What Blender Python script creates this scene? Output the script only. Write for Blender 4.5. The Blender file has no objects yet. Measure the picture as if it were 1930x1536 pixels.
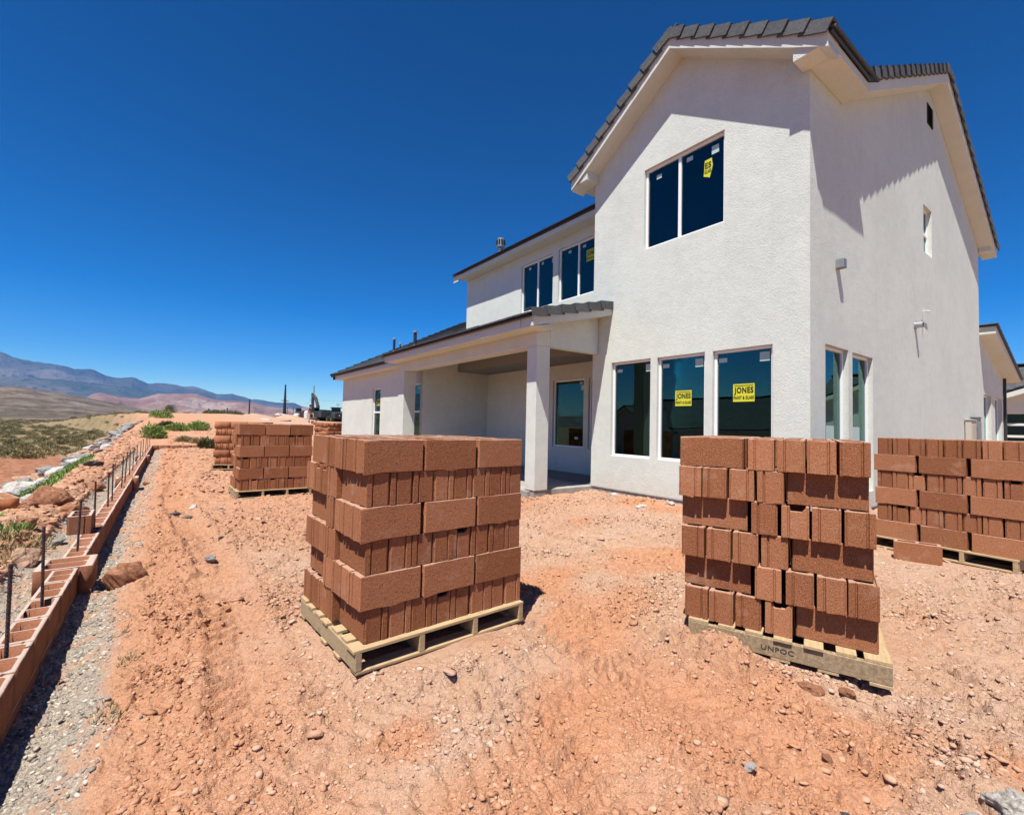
import bpy, bmesh, math, random
import numpy as np
from mathutils import Vector, Matrix
from mathutils.geometry import tessellate_polygon
R = math.radians
random.seed(7); rng = np.random.default_rng(7)
sc = bpy.context.scene
COL = sc.collection

# ------------------------------------------------------------------ camera
YAW, PITCH, ROLL, FPX, CAMZ = 0.631887, 0.037142, 0.023042, 880.12, 1.42
def cam_axes():
    f = Vector((math.sin(YAW)*math.cos(PITCH), math.cos(YAW)*math.cos(PITCH), math.sin(PITCH)))
    r = Vector((math.cos(YAW), -math.sin(YAW), 0)); u = r.cross(f)
    c, s = math.cos(ROLL), math.sin(ROLL)
    return r*c+u*s, u*c-r*s, f
RX, UP, FW = cam_axes()
cd = bpy.data.cameras.new('camera'); cam = bpy.data.objects.new('camera', cd); COL.objects.link(cam)
cam.matrix_world = Matrix(((RX.x, UP.x, -FW.x, 0), (RX.y, UP.y, -FW.y, 0), (RX.z, UP.z, -FW.z, CAMZ), (0, 0, 0, 1)))
cd.sensor_width = 36; cd.lens = FPX/1930*36; cd.clip_start = .05; cd.clip_end = 40000
sc.camera = cam
def ray(px, py):                     # direction of a photo pixel (1930 wide)
    return RX*((px-965)/FPX) - UP*((py-768)/FPX) + FW
def at(px, py, depth):
    v = ray(px, py)*depth; return Vector((v.x, v.y, v.z+CAMZ))
def at_dist(px, py, D):              # at horizontal distance D
    v = ray(px, py); v = v*(D/math.hypot(v.x, v.y)); return Vector((v.x, v.y, v.z+CAMZ))

# ------------------------------------------------------------------ light, sky, exposure
SUN_TO = Vector((1.0, .56, -2.5)).normalized()
EL = math.asin(-SUN_TO.z); AZ = math.atan2(-SUN_TO.x, -SUN_TO.y)
sl = bpy.data.lights.new('sun', 'SUN'); sl.energy = 5.0; sl.angle = R(.53); sl.color = (1, .96, .885)
so = bpy.data.objects.new('sun', sl); COL.objects.link(so); so.rotation_euler = SUN_TO.to_track_quat('-Z', 'Y').to_euler()
w = bpy.data.worlds.new('World'); sc.world = w; w.use_nodes = True
nt = w.node_tree; bg = nt.nodes['Background']
sky = nt.nodes.new('ShaderNodeTexSky'); sky.sky_type = 'NISHITA'; sky.sun_disc = False
sky.sun_elevation = EL; sky.sun_rotation = AZ % (2*math.pi); sky.altitude = 900; sky.air_density = 1.0; sky.dust_density = 0.15; sky.ozone_density = 3.0
EXPO = .91
def vmul(src, k_):
    n_ = nt.nodes.new('ShaderNodeVectorMath'); n_.operation = 'SCALE'; n_.inputs['Scale'].default_value = k_; nt.links.new(src, n_.inputs[0]); return n_.outputs[0]
gm = nt.nodes.new('ShaderNodeGamma'); gm.inputs[1].default_value = 1.8
hs = nt.nodes.new('ShaderNodeHueSaturation'); hs.inputs['Saturation'].default_value = 1.2
nt.links.new(vmul(sky.outputs[0], .15), gm.inputs[0]); nt.links.new(vmul(gm.outputs[0], 1.0/(.1*2**EXPO)), hs.inputs['Color']); nt.links.new(hs.outputs[0], bg.inputs['Color'])
bg.inputs['Strength'].default_value = .1
sc.view_settings.view_transform = 'Standard'; sc.view_settings.look = 'None'; sc.view_settings.gamma = 1
sc.view_settings.exposure = EXPO; sc.view_settings.use_curve_mapping = False
sc.cycles.max_bounces = 8; sc.cycles.diffuse_bounces = 4; sc.cycles.glossy_bounces = 4; sc.cycles.transmission_bounces = 6
sc.cycles.transparent_max_bounces = 12; sc.cycles.volume_bounces = 0; sc.cycles.caustics_reflective = False; sc.cycles.caustics_refractive = False

# ------------------------------------------------------------------ materials
MT = {}
class NB:
    def __init__(s, name):
        s.m = bpy.data.materials.new(name); s.m.use_nodes = True; s.t = s.m.node_tree
        s.b = s.t.nodes['Principled BSDF']; s.out = s.t.nodes['Material Output']; MT[name] = s.m
    def n(s, typ, **k):
        x = s.t.nodes.new('ShaderNode'+typ)
        for a, v in k.items(): setattr(x, a, v)
        return x
    def l(s, a, b): s.t.links.new(a, b)
    def coord(s, kind='Object', scale=None):
        c = s.n('TexCoord').outputs[kind]
        if scale:
            mp = s.n('Mapping'); mp.inputs['Scale'].default_value = scale; s.l(c, mp.inputs[0]); c = mp.outputs[0]
        return c
    def pos(s): return s.n('NewGeometry').outputs['Position']
    def noise(s, v, scale, detail=4, rough=.55, dist=0, out=0):
        x = s.n('TexNoise'); x.inputs['Scale'].default_value = scale; x.inputs['Detail'].default_value = detail
        x.inputs['Roughness'].default_value = rough; x.inputs['Distortion'].default_value = dist; s.l(v, x.inputs['Vector']); return x.outputs[out]
    def voro(s, v, scale, feat='F1', out=0, rnd=1):
        x = s.n('TexVoronoi', feature=feat); x.inputs['Scale'].default_value = scale; x.inputs['Randomness'].default_value = rnd
        s.l(v, x.inputs['Vector']); return x.outputs[out]
    def ramp(s, f, stops):
        x = s.n('ValToRGB'); e = x.color_ramp.elements
        while len(e) < len(stops): e.new(.5)
        for i, (p, c) in enumerate(stops):
            e[i].position = p; e[i].color = (*c, 1) if len(c) == 3 else c
        s.l(f, x.inputs[0]); return x.outputs[0]
    def rampf(s, f, a, b):
        x = s.n('MapRange'); x.inputs['From Min'].default_value = a; x.inputs['From Max'].default_value = b; x.interpolation_type = 'SMOOTHSTEP'
        s.l(f, x.inputs[0]); return x.outputs[0]
    def mix(s, f, a, b, mode='MIX'):
        x = s.n('Mix', data_type='RGBA', blend_type=mode)
        for inp, v in ((x.inputs[0], f), (x.inputs[6], a), (x.inputs[7], b)):
            if hasattr(v, 'is_output'): s.l(v, inp)
            elif isinstance(v, (int, float)): inp.default_value = v
            else: inp.default_value = (*v, 1)
        return x.outputs[2]
    def math(s, op, a, b=0.0, c=None):
        x = s.n('Math', operation=op)
        for inp, v in zip(x.inputs, (a, b, c)):
            if v is None: continue
            if hasattr(v, 'is_output'): s.l(v, inp)
            else: inp.default_value = v
        return x.outputs[0]
    def bump(s, h, dist, strength=1, prev=None):
        x = s.n('Bump'); x.inputs['Distance'].default_value = dist; x.inputs['Strength'].default_value = strength
        s.l(h, x.inputs['Height'])
        if prev: s.l(prev, x.inputs['Normal'])
        return x.outputs[0]
    def fin(s, col=None, rough=.8, normal=None, spec=.3, metal=0):
        if col is not None:
            if hasattr(col, 'is_output'): s.l(col, s.b.inputs['Base Color'])
            else: s.b.inputs['Base Color'].default_value = (*col, 1)
        if hasattr(rough, 'is_output'): s.l(rough, s.b.inputs['Roughness'])
        else: s.b.inputs['Roughness'].default_value = rough
        s.b.inputs['Specular IOR Level'].default_value = spec; s.b.inputs['Metallic'].default_value = metal
        if normal: s.l(normal, s.b.inputs['Normal'])
        return s.m

def mat_stucco(name, c, dark):
    k = NB(name); v = k.pos()
    big = k.noise(v, .9, 4); mid = k.noise(v, 5, 4, .6)
    f = k.math('ADD', k.math('MULTIPLY', big, .6), k.math('MULTIPLY', mid, .4))
    col = k.mix(k.rampf(f, .35, .65), dark, c)
    zz = k.n('SeparateXYZ'); k.l(v, zz.inputs[0]); sp_ = k.math('MULTIPLY', k.rampf(k.math('ADD', zz.outputs[2], k.math('MULTIPLY', k.noise(v, 3.5, 5, .7), .7)), .95, .45), .22); col = k.mix(sp_, col, (.50, .36, .26))
    strk = k.noise(k.coord('Object', (5, 5, .35)), 1, 4, .6); col = k.mix(k.math('MULTIPLY', k.rampf(strk, .55, .75), .25), col, [x*.86 for x in dark])
    st = k.noise(v, 62, 5, .62); st2 = k.voro(v, 95)
    h = k.math('ADD', k.math('MULTIPLY', st, 1.0), k.math('MULTIPLY', st2, -.35))
    grit = k.noise(v, 60, 3)
    col = k.mix(k.rampf(grit, .3, .5), k.mix(1, col, (.86, .86, .86), 'MULTIPLY'), col)
    n = k.bump(mid, .012, .5); n = k.bump(h, .0065, 1.0, n)
    k.fin(col, .93, n, .12)
mat_stucco('stucco', (.61, .635, .575), (.555, .575, .52))
mat_stucco('trim_stucco', (.605, .62, .56), (.565, .58, .525))
def mat_plain(name, c, rough=.6, spec=.3, metal=0, var=.0, sc_=6, bump=0, bs=60):
    k = NB(name); v = k.pos()
    if var:
        nz = k.noise(v, sc_, 5, .6); col = k.mix(k.rampf(nz, .3, .7), [x*(1-var) for x in c], [min(1, x*(1+var)) for x in c])
    else: col = c
    n = k.bump(k.noise(v, bs, 4), bump, 1) if bump else None
    k.fin(col, rough, n, spec, metal); return k
mat_plain('vinyl', (.80, .80, .79), .35, .5)
mat_plain('label_paper', (.40, .52, .48), .7)
mat_plain('sign_yellow', (.56, .55, .035), .5)
mat_plain('ink', (.012, .016, .012), .6)
mat_plain('stamp_ink', (.045, .035, .03), .8)
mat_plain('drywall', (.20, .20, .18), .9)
mat_plain('door_paint', (.22, .25, .20), .6)
mat_plain('concrete', (.25, .23, .215), .9, .2, 0, .25, 7, .003, 80)
mat_plain('slab', (.30, .28, .25), .85, .2, 0, .2, 3, .002, 60)
mat_plain('dark_metal', (.02, .02, .023), .45, .5)
mat_plain('grey_metal', (.22, .23, .23), .5, .5, .3, .15, 9)
mat_plain('galv', (.45, .46, .46), .35, .5, .7, .15, 12)
mat_plain('tan_paint', (.42, .38, .31), .6)
mat_plain('pvc', (.75, .75, .74), .4)
mat_plain('black_rubber', (.012, .012, .012), .8)
mat_plain('machine_grey', (.045, .05, .052), .5, .4, 0, .2, 2)
mat_plain('machine_dark', (.014, .014, .016), .6)
mat_plain('machine_white', (.6, .6, .58), .5)
mat_plain('machine_yellow', (.16, .14, .05), .5)
mat_plain('logo_red', (.55, .03, .05), .5)
mat_plain('track_steel', (.07, .055, .045), .7, .4, .3, .3, 8)
mat_plain('wood_pole', (.055, .04, .032), .9, .2, 0, .2, 2)
mat_plain('skin', (.35, .19, .12), .6)
mat_plain('khaki', (.42, .30, .21), .9)
mat_plain('dark_shirt', (.035, .012, .012), .9)
mat_plain('hair', (.01, .008, .006), .8)
k = NB('rebar_steel'); v = k.pos(); nz = k.noise(v, 30, 4); k.fin(k.mix(k.rampf(nz, .4, .62), (.028, .030, .05), (.10, .045, .03)), .6, None, .4, .4)
# glass: clear pane, tinted, real reflections
k = NB('glass'); gl = k.n('BsdfGlossy'); gl.inputs['Roughness'].default_value = .015; gl.inputs['Color'].default_value = (.60, 1, .92, 1)
tr = k.n('BsdfTransparent'); tr.inputs['Color'].default_value = (.50, .60, .56, 1)
fr = k.n('Fresnel'); fr.inputs['IOR'].default_value = 1.75
geo = k.pos(); wv = k.noise(geo, 1.1, 2); bm_ = k.bump(wv, .004, .35); k.l(bm_, gl.inputs['Normal'])
mx = k.n('MixShader'); k.l(fr.outputs[0], mx.inputs[0]); k.l(tr.outputs[0], mx.inputs[1]); k.l(gl.outputs[0], mx.inputs[2]); k.l(mx.outputs[0], k.out.inputs[0])
# concrete roof tile
k = NB('roof_tile'); v = k.coord('Object'); vv = k.coord('Object', (3, 3, 3))
isl = k.n('NewGeometry').outputs['Random Per Island']
st = k.noise(k.coord('Object', (6, 6, 40)), 3, 5, .65)
base = k.mix(isl, (.042, .045, .048), (.085, .088, .092)); col = k.mix(k.rampf(st, .35, .7), base, (.125, .13, .135)); col = k.mix(k.rampf(k.noise(v, 50, 3), .2, .5), (.04, .04, .042), col)
n = k.bump(st, .012, .9); n = k.bump(k.noise(v, 90, 3), .003, .6, n); k.fin(col, .85, n, .2)
# concrete block
def mat_block(name, a, b, hi, dust_lit, pit=.32, dw=.65):
    k = NB(name); v = k.pos()
    oi = k.n('ObjectInfo').outputs['Random']; isl = k.n('NewGeometry').outputs['Random Per Island']
    rnd = k.math('FRACT', k.math('ADD', oi, isl))
    col = k.mix(rnd, a, b)
    g1 = k.noise(v, 190, 4, .8); g2 = k.noise(v, 60, 3, .6); g3 = k.noise(v, 6, 4, .6)
    col = k.mix(k.rampf(g1, .5, .75), col, hi); col = k.mix(k.rampf(g1, .50, .34), col, [x*pit for x in a])
    sepn = k.n('SeparateXYZ'); k.l(k.n('NewGeometry').outputs['True Normal'], sepn.inputs[0]); col = k.mix(k.math('MULTIPLY', k.rampf(sepn.outputs[2], .5, .9), dw), col, dust_lit)  # upward faces paled: dust plus sunlit brightness mixed into the colour
    
    col = k.mix(k.math('MULTIPLY', k.rampf(g3, .56, .72), .30), col, (.46, .29, .20))
    h = k.math('ADD', g1, k.math('MULTIPLY', g2, .9))
    n = k.bump(g3, .006, .5); n = k.bump(h, .0045, 1.0, n)
    k.fin(col, .95, n, .05)
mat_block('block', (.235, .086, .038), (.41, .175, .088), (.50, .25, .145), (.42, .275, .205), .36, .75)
mat_block('wall_block', (.235, .095, .05), (.29, .125, .07), (.38, .20, .13), (.47, .365, .305), .75, .93)  # shade painted into the dark sides, sunlight into the pale dusty tops
# wood
def mat_wood(name, a, b):
    k = NB(name); v = k.coord('Object', (14, 14, 14)); isl = k.n('NewGeometry').outputs['Random Per Island']
    gr = k.noise(k.coord('Object', (3, 26, 26)), 2, 6, .6, .6); gr2 = k.noise(v, 1.2, 4)
    col = k.mix(k.rampf(gr, .3, .7), a, b); col = k.mix(k.math('MULTIPLY', isl, .5), col, (.42, .33, .19)); col = k.mix(k.math('MULTIPLY', k.rampf(gr2, .55, .75), .5), col, (.16, .11, .07))
    k.fin(col, .85, k.bump(gr, .003, .8), .15)
mat_wood('pallet_wood', (.27, .165, .085), (.47, .31, .17))
mat_wood('pallet_wood_grey', (.17, .12, .07), (.33, .235, .145))
# rocks
def mat_rock(name, a, b, c, s=5):
    k = NB(name); v = k.coord('Object'); oi = k.n('ObjectInfo').outputs['Random']
    add = k.n('VectorMath', operation='ADD'); k.l(v, add.inputs[0]); cb = k.n('CombineXYZ'); mm = k.math('MULTIPLY', oi, 40); k.l(mm, cb.inputs[0]); k.l(mm, cb.inputs[1]); k.l(cb.outputs[0], add.inputs[1]); v = add.outputs[0]
    f = k.noise(v, s, 6, .65, .4); g = k.noise(v, s*5, 5, .7)
    col = k.ramp(f, [(.32, a), (.5, b), (.68, c)]); col = k.mix(k.rampf(g, .55, .7), col, [x*.45 for x in a])
    k.fin(col, .92, k.bump(g, .004, .9, k.bump(f, .012, .7)), .15)
mat_rock('rock_red', (.15, .06, .03), (.27, .12, .065), (.36, .19, .115))
mat_rock('rock_tan', (.25, .14, .085), (.34, .215, .145), (.43, .31, .23))
mat_rock('rock_white', (.27, .245, .215), (.42, .385, .34), (.55, .52, .47), 8)
mat_rock('rock_grey', (.11, .11, .105), (.21, .205, .19), (.36, .34, .31))
mat_rock('rock_dark', (.05, .045, .045), (.10, .085, .08), (.19, .15, .13))
# plants
def mat_leaf(name, cols, sub=.0):
    k = NB(name); isl = k.n('NewGeometry').outputs['Random Per Island']
    st = [(i/(len(cols)-1), c) for i, c in enumerate(cols)]
    k.fin(k.ramp(isl, st), .8, None, .15)
mat_leaf('bush_green', [(.09, .14, .03), (.16, .25, .05), (.24, .34, .08), (.32, .36, .15)])
mat_leaf('bush_olive', [(.05, .06, .022), (.09, .09, .035), (.15, .14, .06)])
mat_leaf('brush_dry', [(.27, .21, .11), (.40, .32, .16), (.20, .16, .08)])
mat_leaf('scrub', [(.07, .06, .032), (.13, .115, .055), (.22, .19, .085), (.34, .29, .14)])
# ground: zone attributes gravel / lower / far come from the mesh
k = NB('dirt'); v = k.pos()
def attr(nm):
    a = k.n('Attribute'); a.attribute_name = nm; return a.outputs['Fac']
big = k.noise(v, .55, 5, .6, .5); mid = k.noise(v, 2.6, 5, .62, .6); fine = k.noise(v, 22, 5, .7); gr = k.noise(v, 120, 3, .7); peb = k.voro(v, 34)
col = k.ramp(k.math('ADD', k.math('MULTIPLY', big, .55), k.math('MULTIPLY', mid, .45)), [(.33, (.385, .195, .11)), (.42, (.395, .235, .15)), (.52, (.41, .26, .175)), (.62, (.415, .28, .20)), (.70, (.44, .32, .24))])
col = k.mix(attr('orange'), col, k.mix(k.rampf(fine, .35, .65), (.41, .17, .078), (.44, .215, .115)))
col = k.mix(k.rampf(fine, .47, .30), col, (.30, .16, .10))
col = k.mix(k.math('MULTIPLY', k.rampf(gr, .45, .30), .6), col, (.26, .14, .09))
col = k.mix(k.math('MULTIPLY', k.rampf(gr, .56, .7), .5), col, (.62, .48, .38))
sp = k.rampf(k.voro(v, 30), .16, .08); spn = k.rampf(k.noise(v, 1.7, 3), .5, .62)
col = k.mix(k.math('MULTIPLY', k.math('MULTIPLY', sp, spn), .6), col, (.52, .45, .38))
# dry desert floor further out
far = attr('desert'); dn = k.noise(v, .22, 6, .7); dn2 = k.noise(v, .9, 5, .7)
dcol = k.ramp(dn, [(.35, (.21, .13, .08)), (.5, (.22, .165, .095)), (.62, (.14, .12, .06)), (.75, (.27, .205, .125))]); dcol = k.mix(k.rampf(dn2, .55, .68), dcol, (.12, .10, .055))
col = k.mix(attr('red'), col, k.mix(k.rampf(mid, .4, .62), (.20, .085, .045), (.33, .16, .095)))
col = k.mix(far, col, dcol)
# grey gravel in the footing strip
gv = k.math('MULTIPLY', attr('gravel'), .95); gn = k.voro(v, 48, out=1); gcol = k.mix(k.rampf(gr, .3, .7), (.20, .165, .13), (.44, .38, .31)); gcol = k.mix(k.rampf(k.noise(v, 5, 4), .50, .60), gcol, (.38, .25, .175))
col = k.mix(gv, col, gcol)
h1 = k.math('ADD', k.math('MULTIPLY', fine, .6), k.math('MULTIPLY', mid, .5)); n = k.bump(h1, .035, 1.0)
crk = k.rampf(k.voro(v, 9, 'DISTANCE_TO_EDGE'), .0, .07); cmask = k.rampf(k.noise(v, 1.1, 3), .47, .6)
ch = k.math('MULTIPLY', crk, cmask); n = k.bump(ch, .006, .5, n)
pv = k.voro(v, 55); n = k.bump(k.math('MULTIPLY', pv, k.math('ADD', k.math('MULTIPLY', gv, 1.6), .4)), -.006, .9, n); n = k.bump(k.noise(v, 45, 4, .7), .010, 1.0, n); n = k.bump(gr, .003, 1.0, n)
k.fin(col, .97, n, .06)
def mat_hill(name, a, b, c, sp, s=.004, bd=20):
    k = NB(name); v = k.pos(); f = k.noise(v, s, 8, .65, .3); g = k.noise(v, s*9, 6, .7)
    col = k.ramp(f, [(.35, a), (.5, b), (.65, c)]); col = k.mix(k.rampf(g, .52, .66), col, sp); k.fin(col, .95, k.bump(g, bd, .7), .05)
mat_hill('hill_brown', (.085, .065, .046), (.125, .095, .066), (.25, .195, .15), (.05, .044, .03), .016, 7)
mat_hill('mesa_red', (.17, .085, .06), (.23, .14, .105), (.33, .25, .20), (.12, .075, .06), .0022, 30)
mat_hill('forest_ridge', (.045, .055, .05), (.075, .075, .06), (.16, .12, .09), (.03, .04, .035), .0012, 50)
mat_hill('mountain', (.045, .047, .042), (.07, .065, .058), (.17, .14, .12), (.03, .034, .03), .0009, 70)

# ------------------------------------------------------------------ helpers
ORD = 'first second third fourth fifth sixth seventh eighth ninth tenth eleventh twelfth thirteenth fourteenth fifteenth sixteenth seventeenth eighteenth nineteenth'.split()
TENS = {100: 'one hundred', 110: 'one hundred ten', 20: 'twenti', 30: 'thirti', 40: 'forti', 50: 'fifti', 60: 'sixti', 70: 'seventi', 80: 'eighti', 90: 'nineti'}
def ordinal(n):
    if n < 20: return ORD[n-1]
    if n > 99: return 'hundred and '+ordinal(n-100) if n > 100 else 'hundredth'
    t = n//10*10; base = TENS[t][:-1]+'y'
    return TENS[t]+'eth' if n == t else base+'-'+ORD[n-t-1]
def tag(o, label=None, cat=None, group=None, kind=None):
    if label: o['label'] = label
    if cat: o['category'] = cat
    if group: o['group'] = group
    if kind: o['kind'] = kind
    return o
def empty(name, loc=(0, 0, 0), rz=0):
    o = bpy.data.objects.new(name, None); COL.objects.link(o); o.location = loc; o.rotation_euler = (0, 0, rz); o.empty_display_size = .2; return o
def link(name, me, parent=None, loc=None):
    o = bpy.data.objects.new(name, me); COL.objects.link(o)
    if parent: o.parent = parent
    if loc: o.location = loc
    return o
class MB:
    def __init__(s): s.v = []; s.f = []; s.m = []; s.c = 0
    def add(s, vs, fs, m=0):
        n = len(s.v); s.v += [tuple(x) for x in vs]; s.f += [tuple(i+n for i in f) for f in fs]; s.m += [m]*len(fs); return s
    def box(s, x0, x1, y0, y1, z0, z1, m=0, tf=None):
        if x0 > x1: x0, x1 = x1, x0
        if y0 > y1: y0, y1 = y1, y0
        vs = [(x, y, z) for z in (z0, z1) for y in (y0, y1) for x in (x0, x1)]
        if tf: vs = [tf(*p) for p in vs]
        return s.add(vs, [(0, 2, 3, 1), (4, 5, 7, 6), (0, 1, 5, 4), (2, 6, 7, 3), (0, 4, 6, 2), (1, 3, 7, 5)], m)
    def prism(s, pts, vec, holes=(), m=0):   # polygon pts (3D, planar), extruded by vec, with holes
        rings = [[Vector(p) for p in pts]]+[[Vector(p) for p in h] for h in holes]
        tri = tessellate_polygon(rings); flat = [p for r_ in rings for p in r_]; n = len(flat); vec = Vector(vec)
        vs = flat+[p+vec for p in flat]; fs = [tuple(t) for t in tri]+[tuple(i+n for i in reversed(t)) for t in tri]
        k = 0
        for r_ in rings:
            L = len(r_)
            for i in range(L): a, b = k+i, k+(i+1) % L; fs.append((a, b, b+n, a+n))
            k += L
        return s.add(vs, fs, m)
    def tube(s, p0, p1, r0, r1=None, n=10, m=0, cap=True):
        p0, p1 = Vector(p0), Vector(p1); r1 = r0 if r1 is None else r1; d = (p1-p0).normalized()
        a = d.orthogonal().normalized(); b = d.cross(a); vs = []
        for p, r_ in ((p0, r0), (p1, r1)):
            for i in range(n): t = 2*math.pi*i/n; vs.append(p+(a*math.cos(t)+b*math.sin(t))*r_)
        fs = [(i, (i+1) % n, n+(i+1) % n, n+i) for i in range(n)]
        if cap: fs += [tuple(reversed(range(n))), tuple(range(n, 2*n))]
        return s.add(vs, fs, m)
    def lathe(s, prof, c=(0, 0, 0), n=16, m=0):
        vs = []; fs = []
        for r_, z in prof:
            for i in range(n): t = 2*math.pi*i/n; vs.append((c[0]+r_*math.cos(t), c[1]+r_*math.sin(t), c[2]+z))
        for j in range(len(prof)-1):
            for i in range(n): a, b = j*n+i, j*n+(i+1) % n; fs.append((a, b, b+n, a+n))
        fs.append(tuple(reversed(range(n)))); fs.append(tuple(range((len(prof)-1)*n, len(prof)*n)))
        return s.add(vs, fs, m)
    def mesh(s, name, mats, fixn=True, smooth=False):
        me = bpy.data.meshes.new(name); me.from_pydata([tuple(v) for v in s.v], [], s.f)
        for mt in (mats if isinstance(mats, (list, tuple)) else [mats]): me.materials.append(MT[mt])
        me.polygons.foreach_set('material_index', s.m)
        if fixn:
            bm = bmesh.new(); bm.from_mesh(me); bmesh.ops.recalc_face_normals(bm, faces=bm.faces); bm.to_mesh(me); bm.free()
        if smooth: me.shade_smooth()
        me.update(); return me
    def obj(s, name, mats, parent=None, fixn=True, smooth=False):
        return link(name, s.mesh(name, mats, fixn, smooth), parent)
def bevel(o, w_=.004, seg=1):
    md = o.modifiers.new('bevel', 'BEVEL'); md.width = w_; md.segments = seg; md.limit_method = 'ANGLE'; return o
# lettering as flat polygons, scaled to fill a box
def letters(text, wd, ht, bold=.0, space=1.0):
    cu = bpy.data.curves.new('t', 'FONT'); cu.body = text; cu.offset = bold; cu.space_character = space; cu.resolution_u = 4
    o = bpy.data.objects.new('t', cu); COL.objects.link(o); bpy.context.view_layer.update()
    me = bpy.data.meshes.new_from_object(o.evaluated_get(bpy.context.evaluated_depsgraph_get()))
    vs = [(v.co.x, v.co.y) for v in me.vertices]; fs = [tuple(p.vertices) for p in me.polygons]
    bpy.data.objects.remove(o); bpy.data.curves.remove(cu); bpy.data.meshes.remove(me)
    xs = [a for a, b in vs]; ys = [b for a, b in vs]; x0, x1, y0, y1 = min(xs), max(xs), min(ys), max(ys)
    return [((a-x0)/(x1-x0)*wd, (b-y0)/(y1-y0)*ht) for a, b in vs], fs

# ------------------------------------------------------------------ ground height
def ss(a, b, x): t = np.clip((x-a)/(b-a), 0, 1); return t*t*(3-2*t)
def hsh(ix, iy, s=0):
    h = (ix.astype(np.int64)*374761393+iy.astype(np.int64)*668265263+s*974711) & 0xffffffff
    h = ((h ^ (h >> 13))*1274126177) & 0xffffffff; return ((h ^ (h >> 16)) & 0xffffff)/float(0xffffff)
def vn(x, y, s=0):
    ix, iy = np.floor(x), np.floor(y); fx, fy = x-ix, y-iy; fx = fx*fx*fx*(fx*(fx*6-15)+10); fy = fy*fy*fy*(fy*(fy*6-15)+10)
    a, b, c, d = hsh(ix, iy, s), hsh(ix+1, iy, s), hsh(ix, iy+1, s), hsh(ix+1, iy+1, s)
    return (a*(1-fx)+b*fx)*(1-fy)+(c*(1-fx)+d*fx)*fy-.5
def rot(x, y, a): c, s = math.cos(a), math.sin(a); return x*c-y*s, x*s+y*c
def fbm(x, y, sc_, oct=4, g=.5, s=0):
    t = 0; a = 1; f = 1/sc_
    for i in range(oct):
        xr, yr = rot(x, y, .6*i+.3); t = t+a*vn(xr*f+17.3*i, yr*f-9.1*i, s+i); a *= g; f *= 2.03
    return t
def worley(x, y, sc_, s=0):
    x = x/sc_; y = y/sc_; ix, iy = np.floor(x), np.floor(y); f1 = np.full(x.shape, 9.); f2 = f1.copy(); cid = np.zeros(x.shape)
    for dx in (-1, 0, 1):
        for dy in (-1, 0, 1):
            cx, cy = ix+dx, iy+dy; px, py = cx+hsh(cx, cy, s), cy+hsh(cx, cy, s+1); d = np.hypot(px-x, py-y); c = hsh(cx, cy, s+2)
            m = d < f1; f2 = np.where(m, f1, np.minimum(f2, d)); cid = np.where(m, c, cid); f1 = np.where(m, d, f1)
    return f1, f2, cid
def crest(y): return np.interp(y, [-30, 0, 6, 11, 16, 32, 48, 77, 120, 300], [-3.2, -2.6, -2.1, -1.95, -2.2, -2.5, -2.3, -1.0, -4, -60])
def macro(x, y):
    u = 1.15*ss(26, 58, y)+.9*ss(52, 85, y)*ss(24, 6, x)-.35*ss(60, 100, y)*ss(6, 24, x)
    u = u+.07*ss(2.5, 5, x)*ss(9, 4, y)+.05*ss(3, 7, x)
    inw = ss(-.5, 1, y)*ss(26.6, 26.1, y)
    tr = -.095*ss(-.16, -.42, x)*ss(-.75, -.7, x)
    lf = (-.13*ss(-.72, -.76, x)*ss(-1.35, -1.05, x)+.08*ss(-1.05, -1.5, x)*ss(-2.2, -1.7, x))
    u = u+inw*(np.where(x > -.72, tr, lf))
    lo = -1.55-.5*ss(20, 90, y)-2.0*ss(120, 600, np.hypot(x, y))+.25*fbm(x, y, 30, 3)
    xc = crest(y); s = ss(.15, 2.6, xc-x)
    u = u-.28*ss(.5, -.1, x-xc)
    s = np.maximum(s, ss(125, 240, y)); s = np.maximum(s, ss(60, 200, x)); s = np.maximum(s, ss(-25, -120, y))
    return u*(1-s)+lo*s
TM = [0]
def tracks(x, y):
    t = 0; tm = 0
    for (x0, y0, x1, y1, wd) in ((.35, 2.0, .15, 22, .34), (1.05, -.5, 2.9, 9.5, .36), (-.1, 1.55, 2.9, 2.35, .40), (.3, 2.15, 2.2, 2.2, .3), (2.2, .2, 1.9, 9, .3), (3.9, -1.5, 4.3, 8, .36)):
        L = math.hypot(x1-x0, y1-y0); ux, uy = (x1-x0)/L, (y1-y0)/L; a = (x-x0)*ux+(y-y0)*uy; b = -(x-x0)*uy+(y-y0)*ux+.12*np.sin(a*.6)
        m = ss(wd*.5+.05, wd*.5-.03, np.abs(b))*ss(-.1, .4, a)*ss(L+.1, L-.4, a)
        cl = np.sin((a+np.abs(b)*.55)*2*math.pi/.125)
        t = t+m*(-.016+.017*cl)+.012*ss(wd*.5-.02, wd*.5+.05, np.abs(b))*ss(wd*.5+.14, wd*.5+.05, np.abs(b))*ss(-.1, .4, a)*ss(L+.1, L-.4, a); tm = np.maximum(tm, m)
    TM[0] = tm; return t
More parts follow.
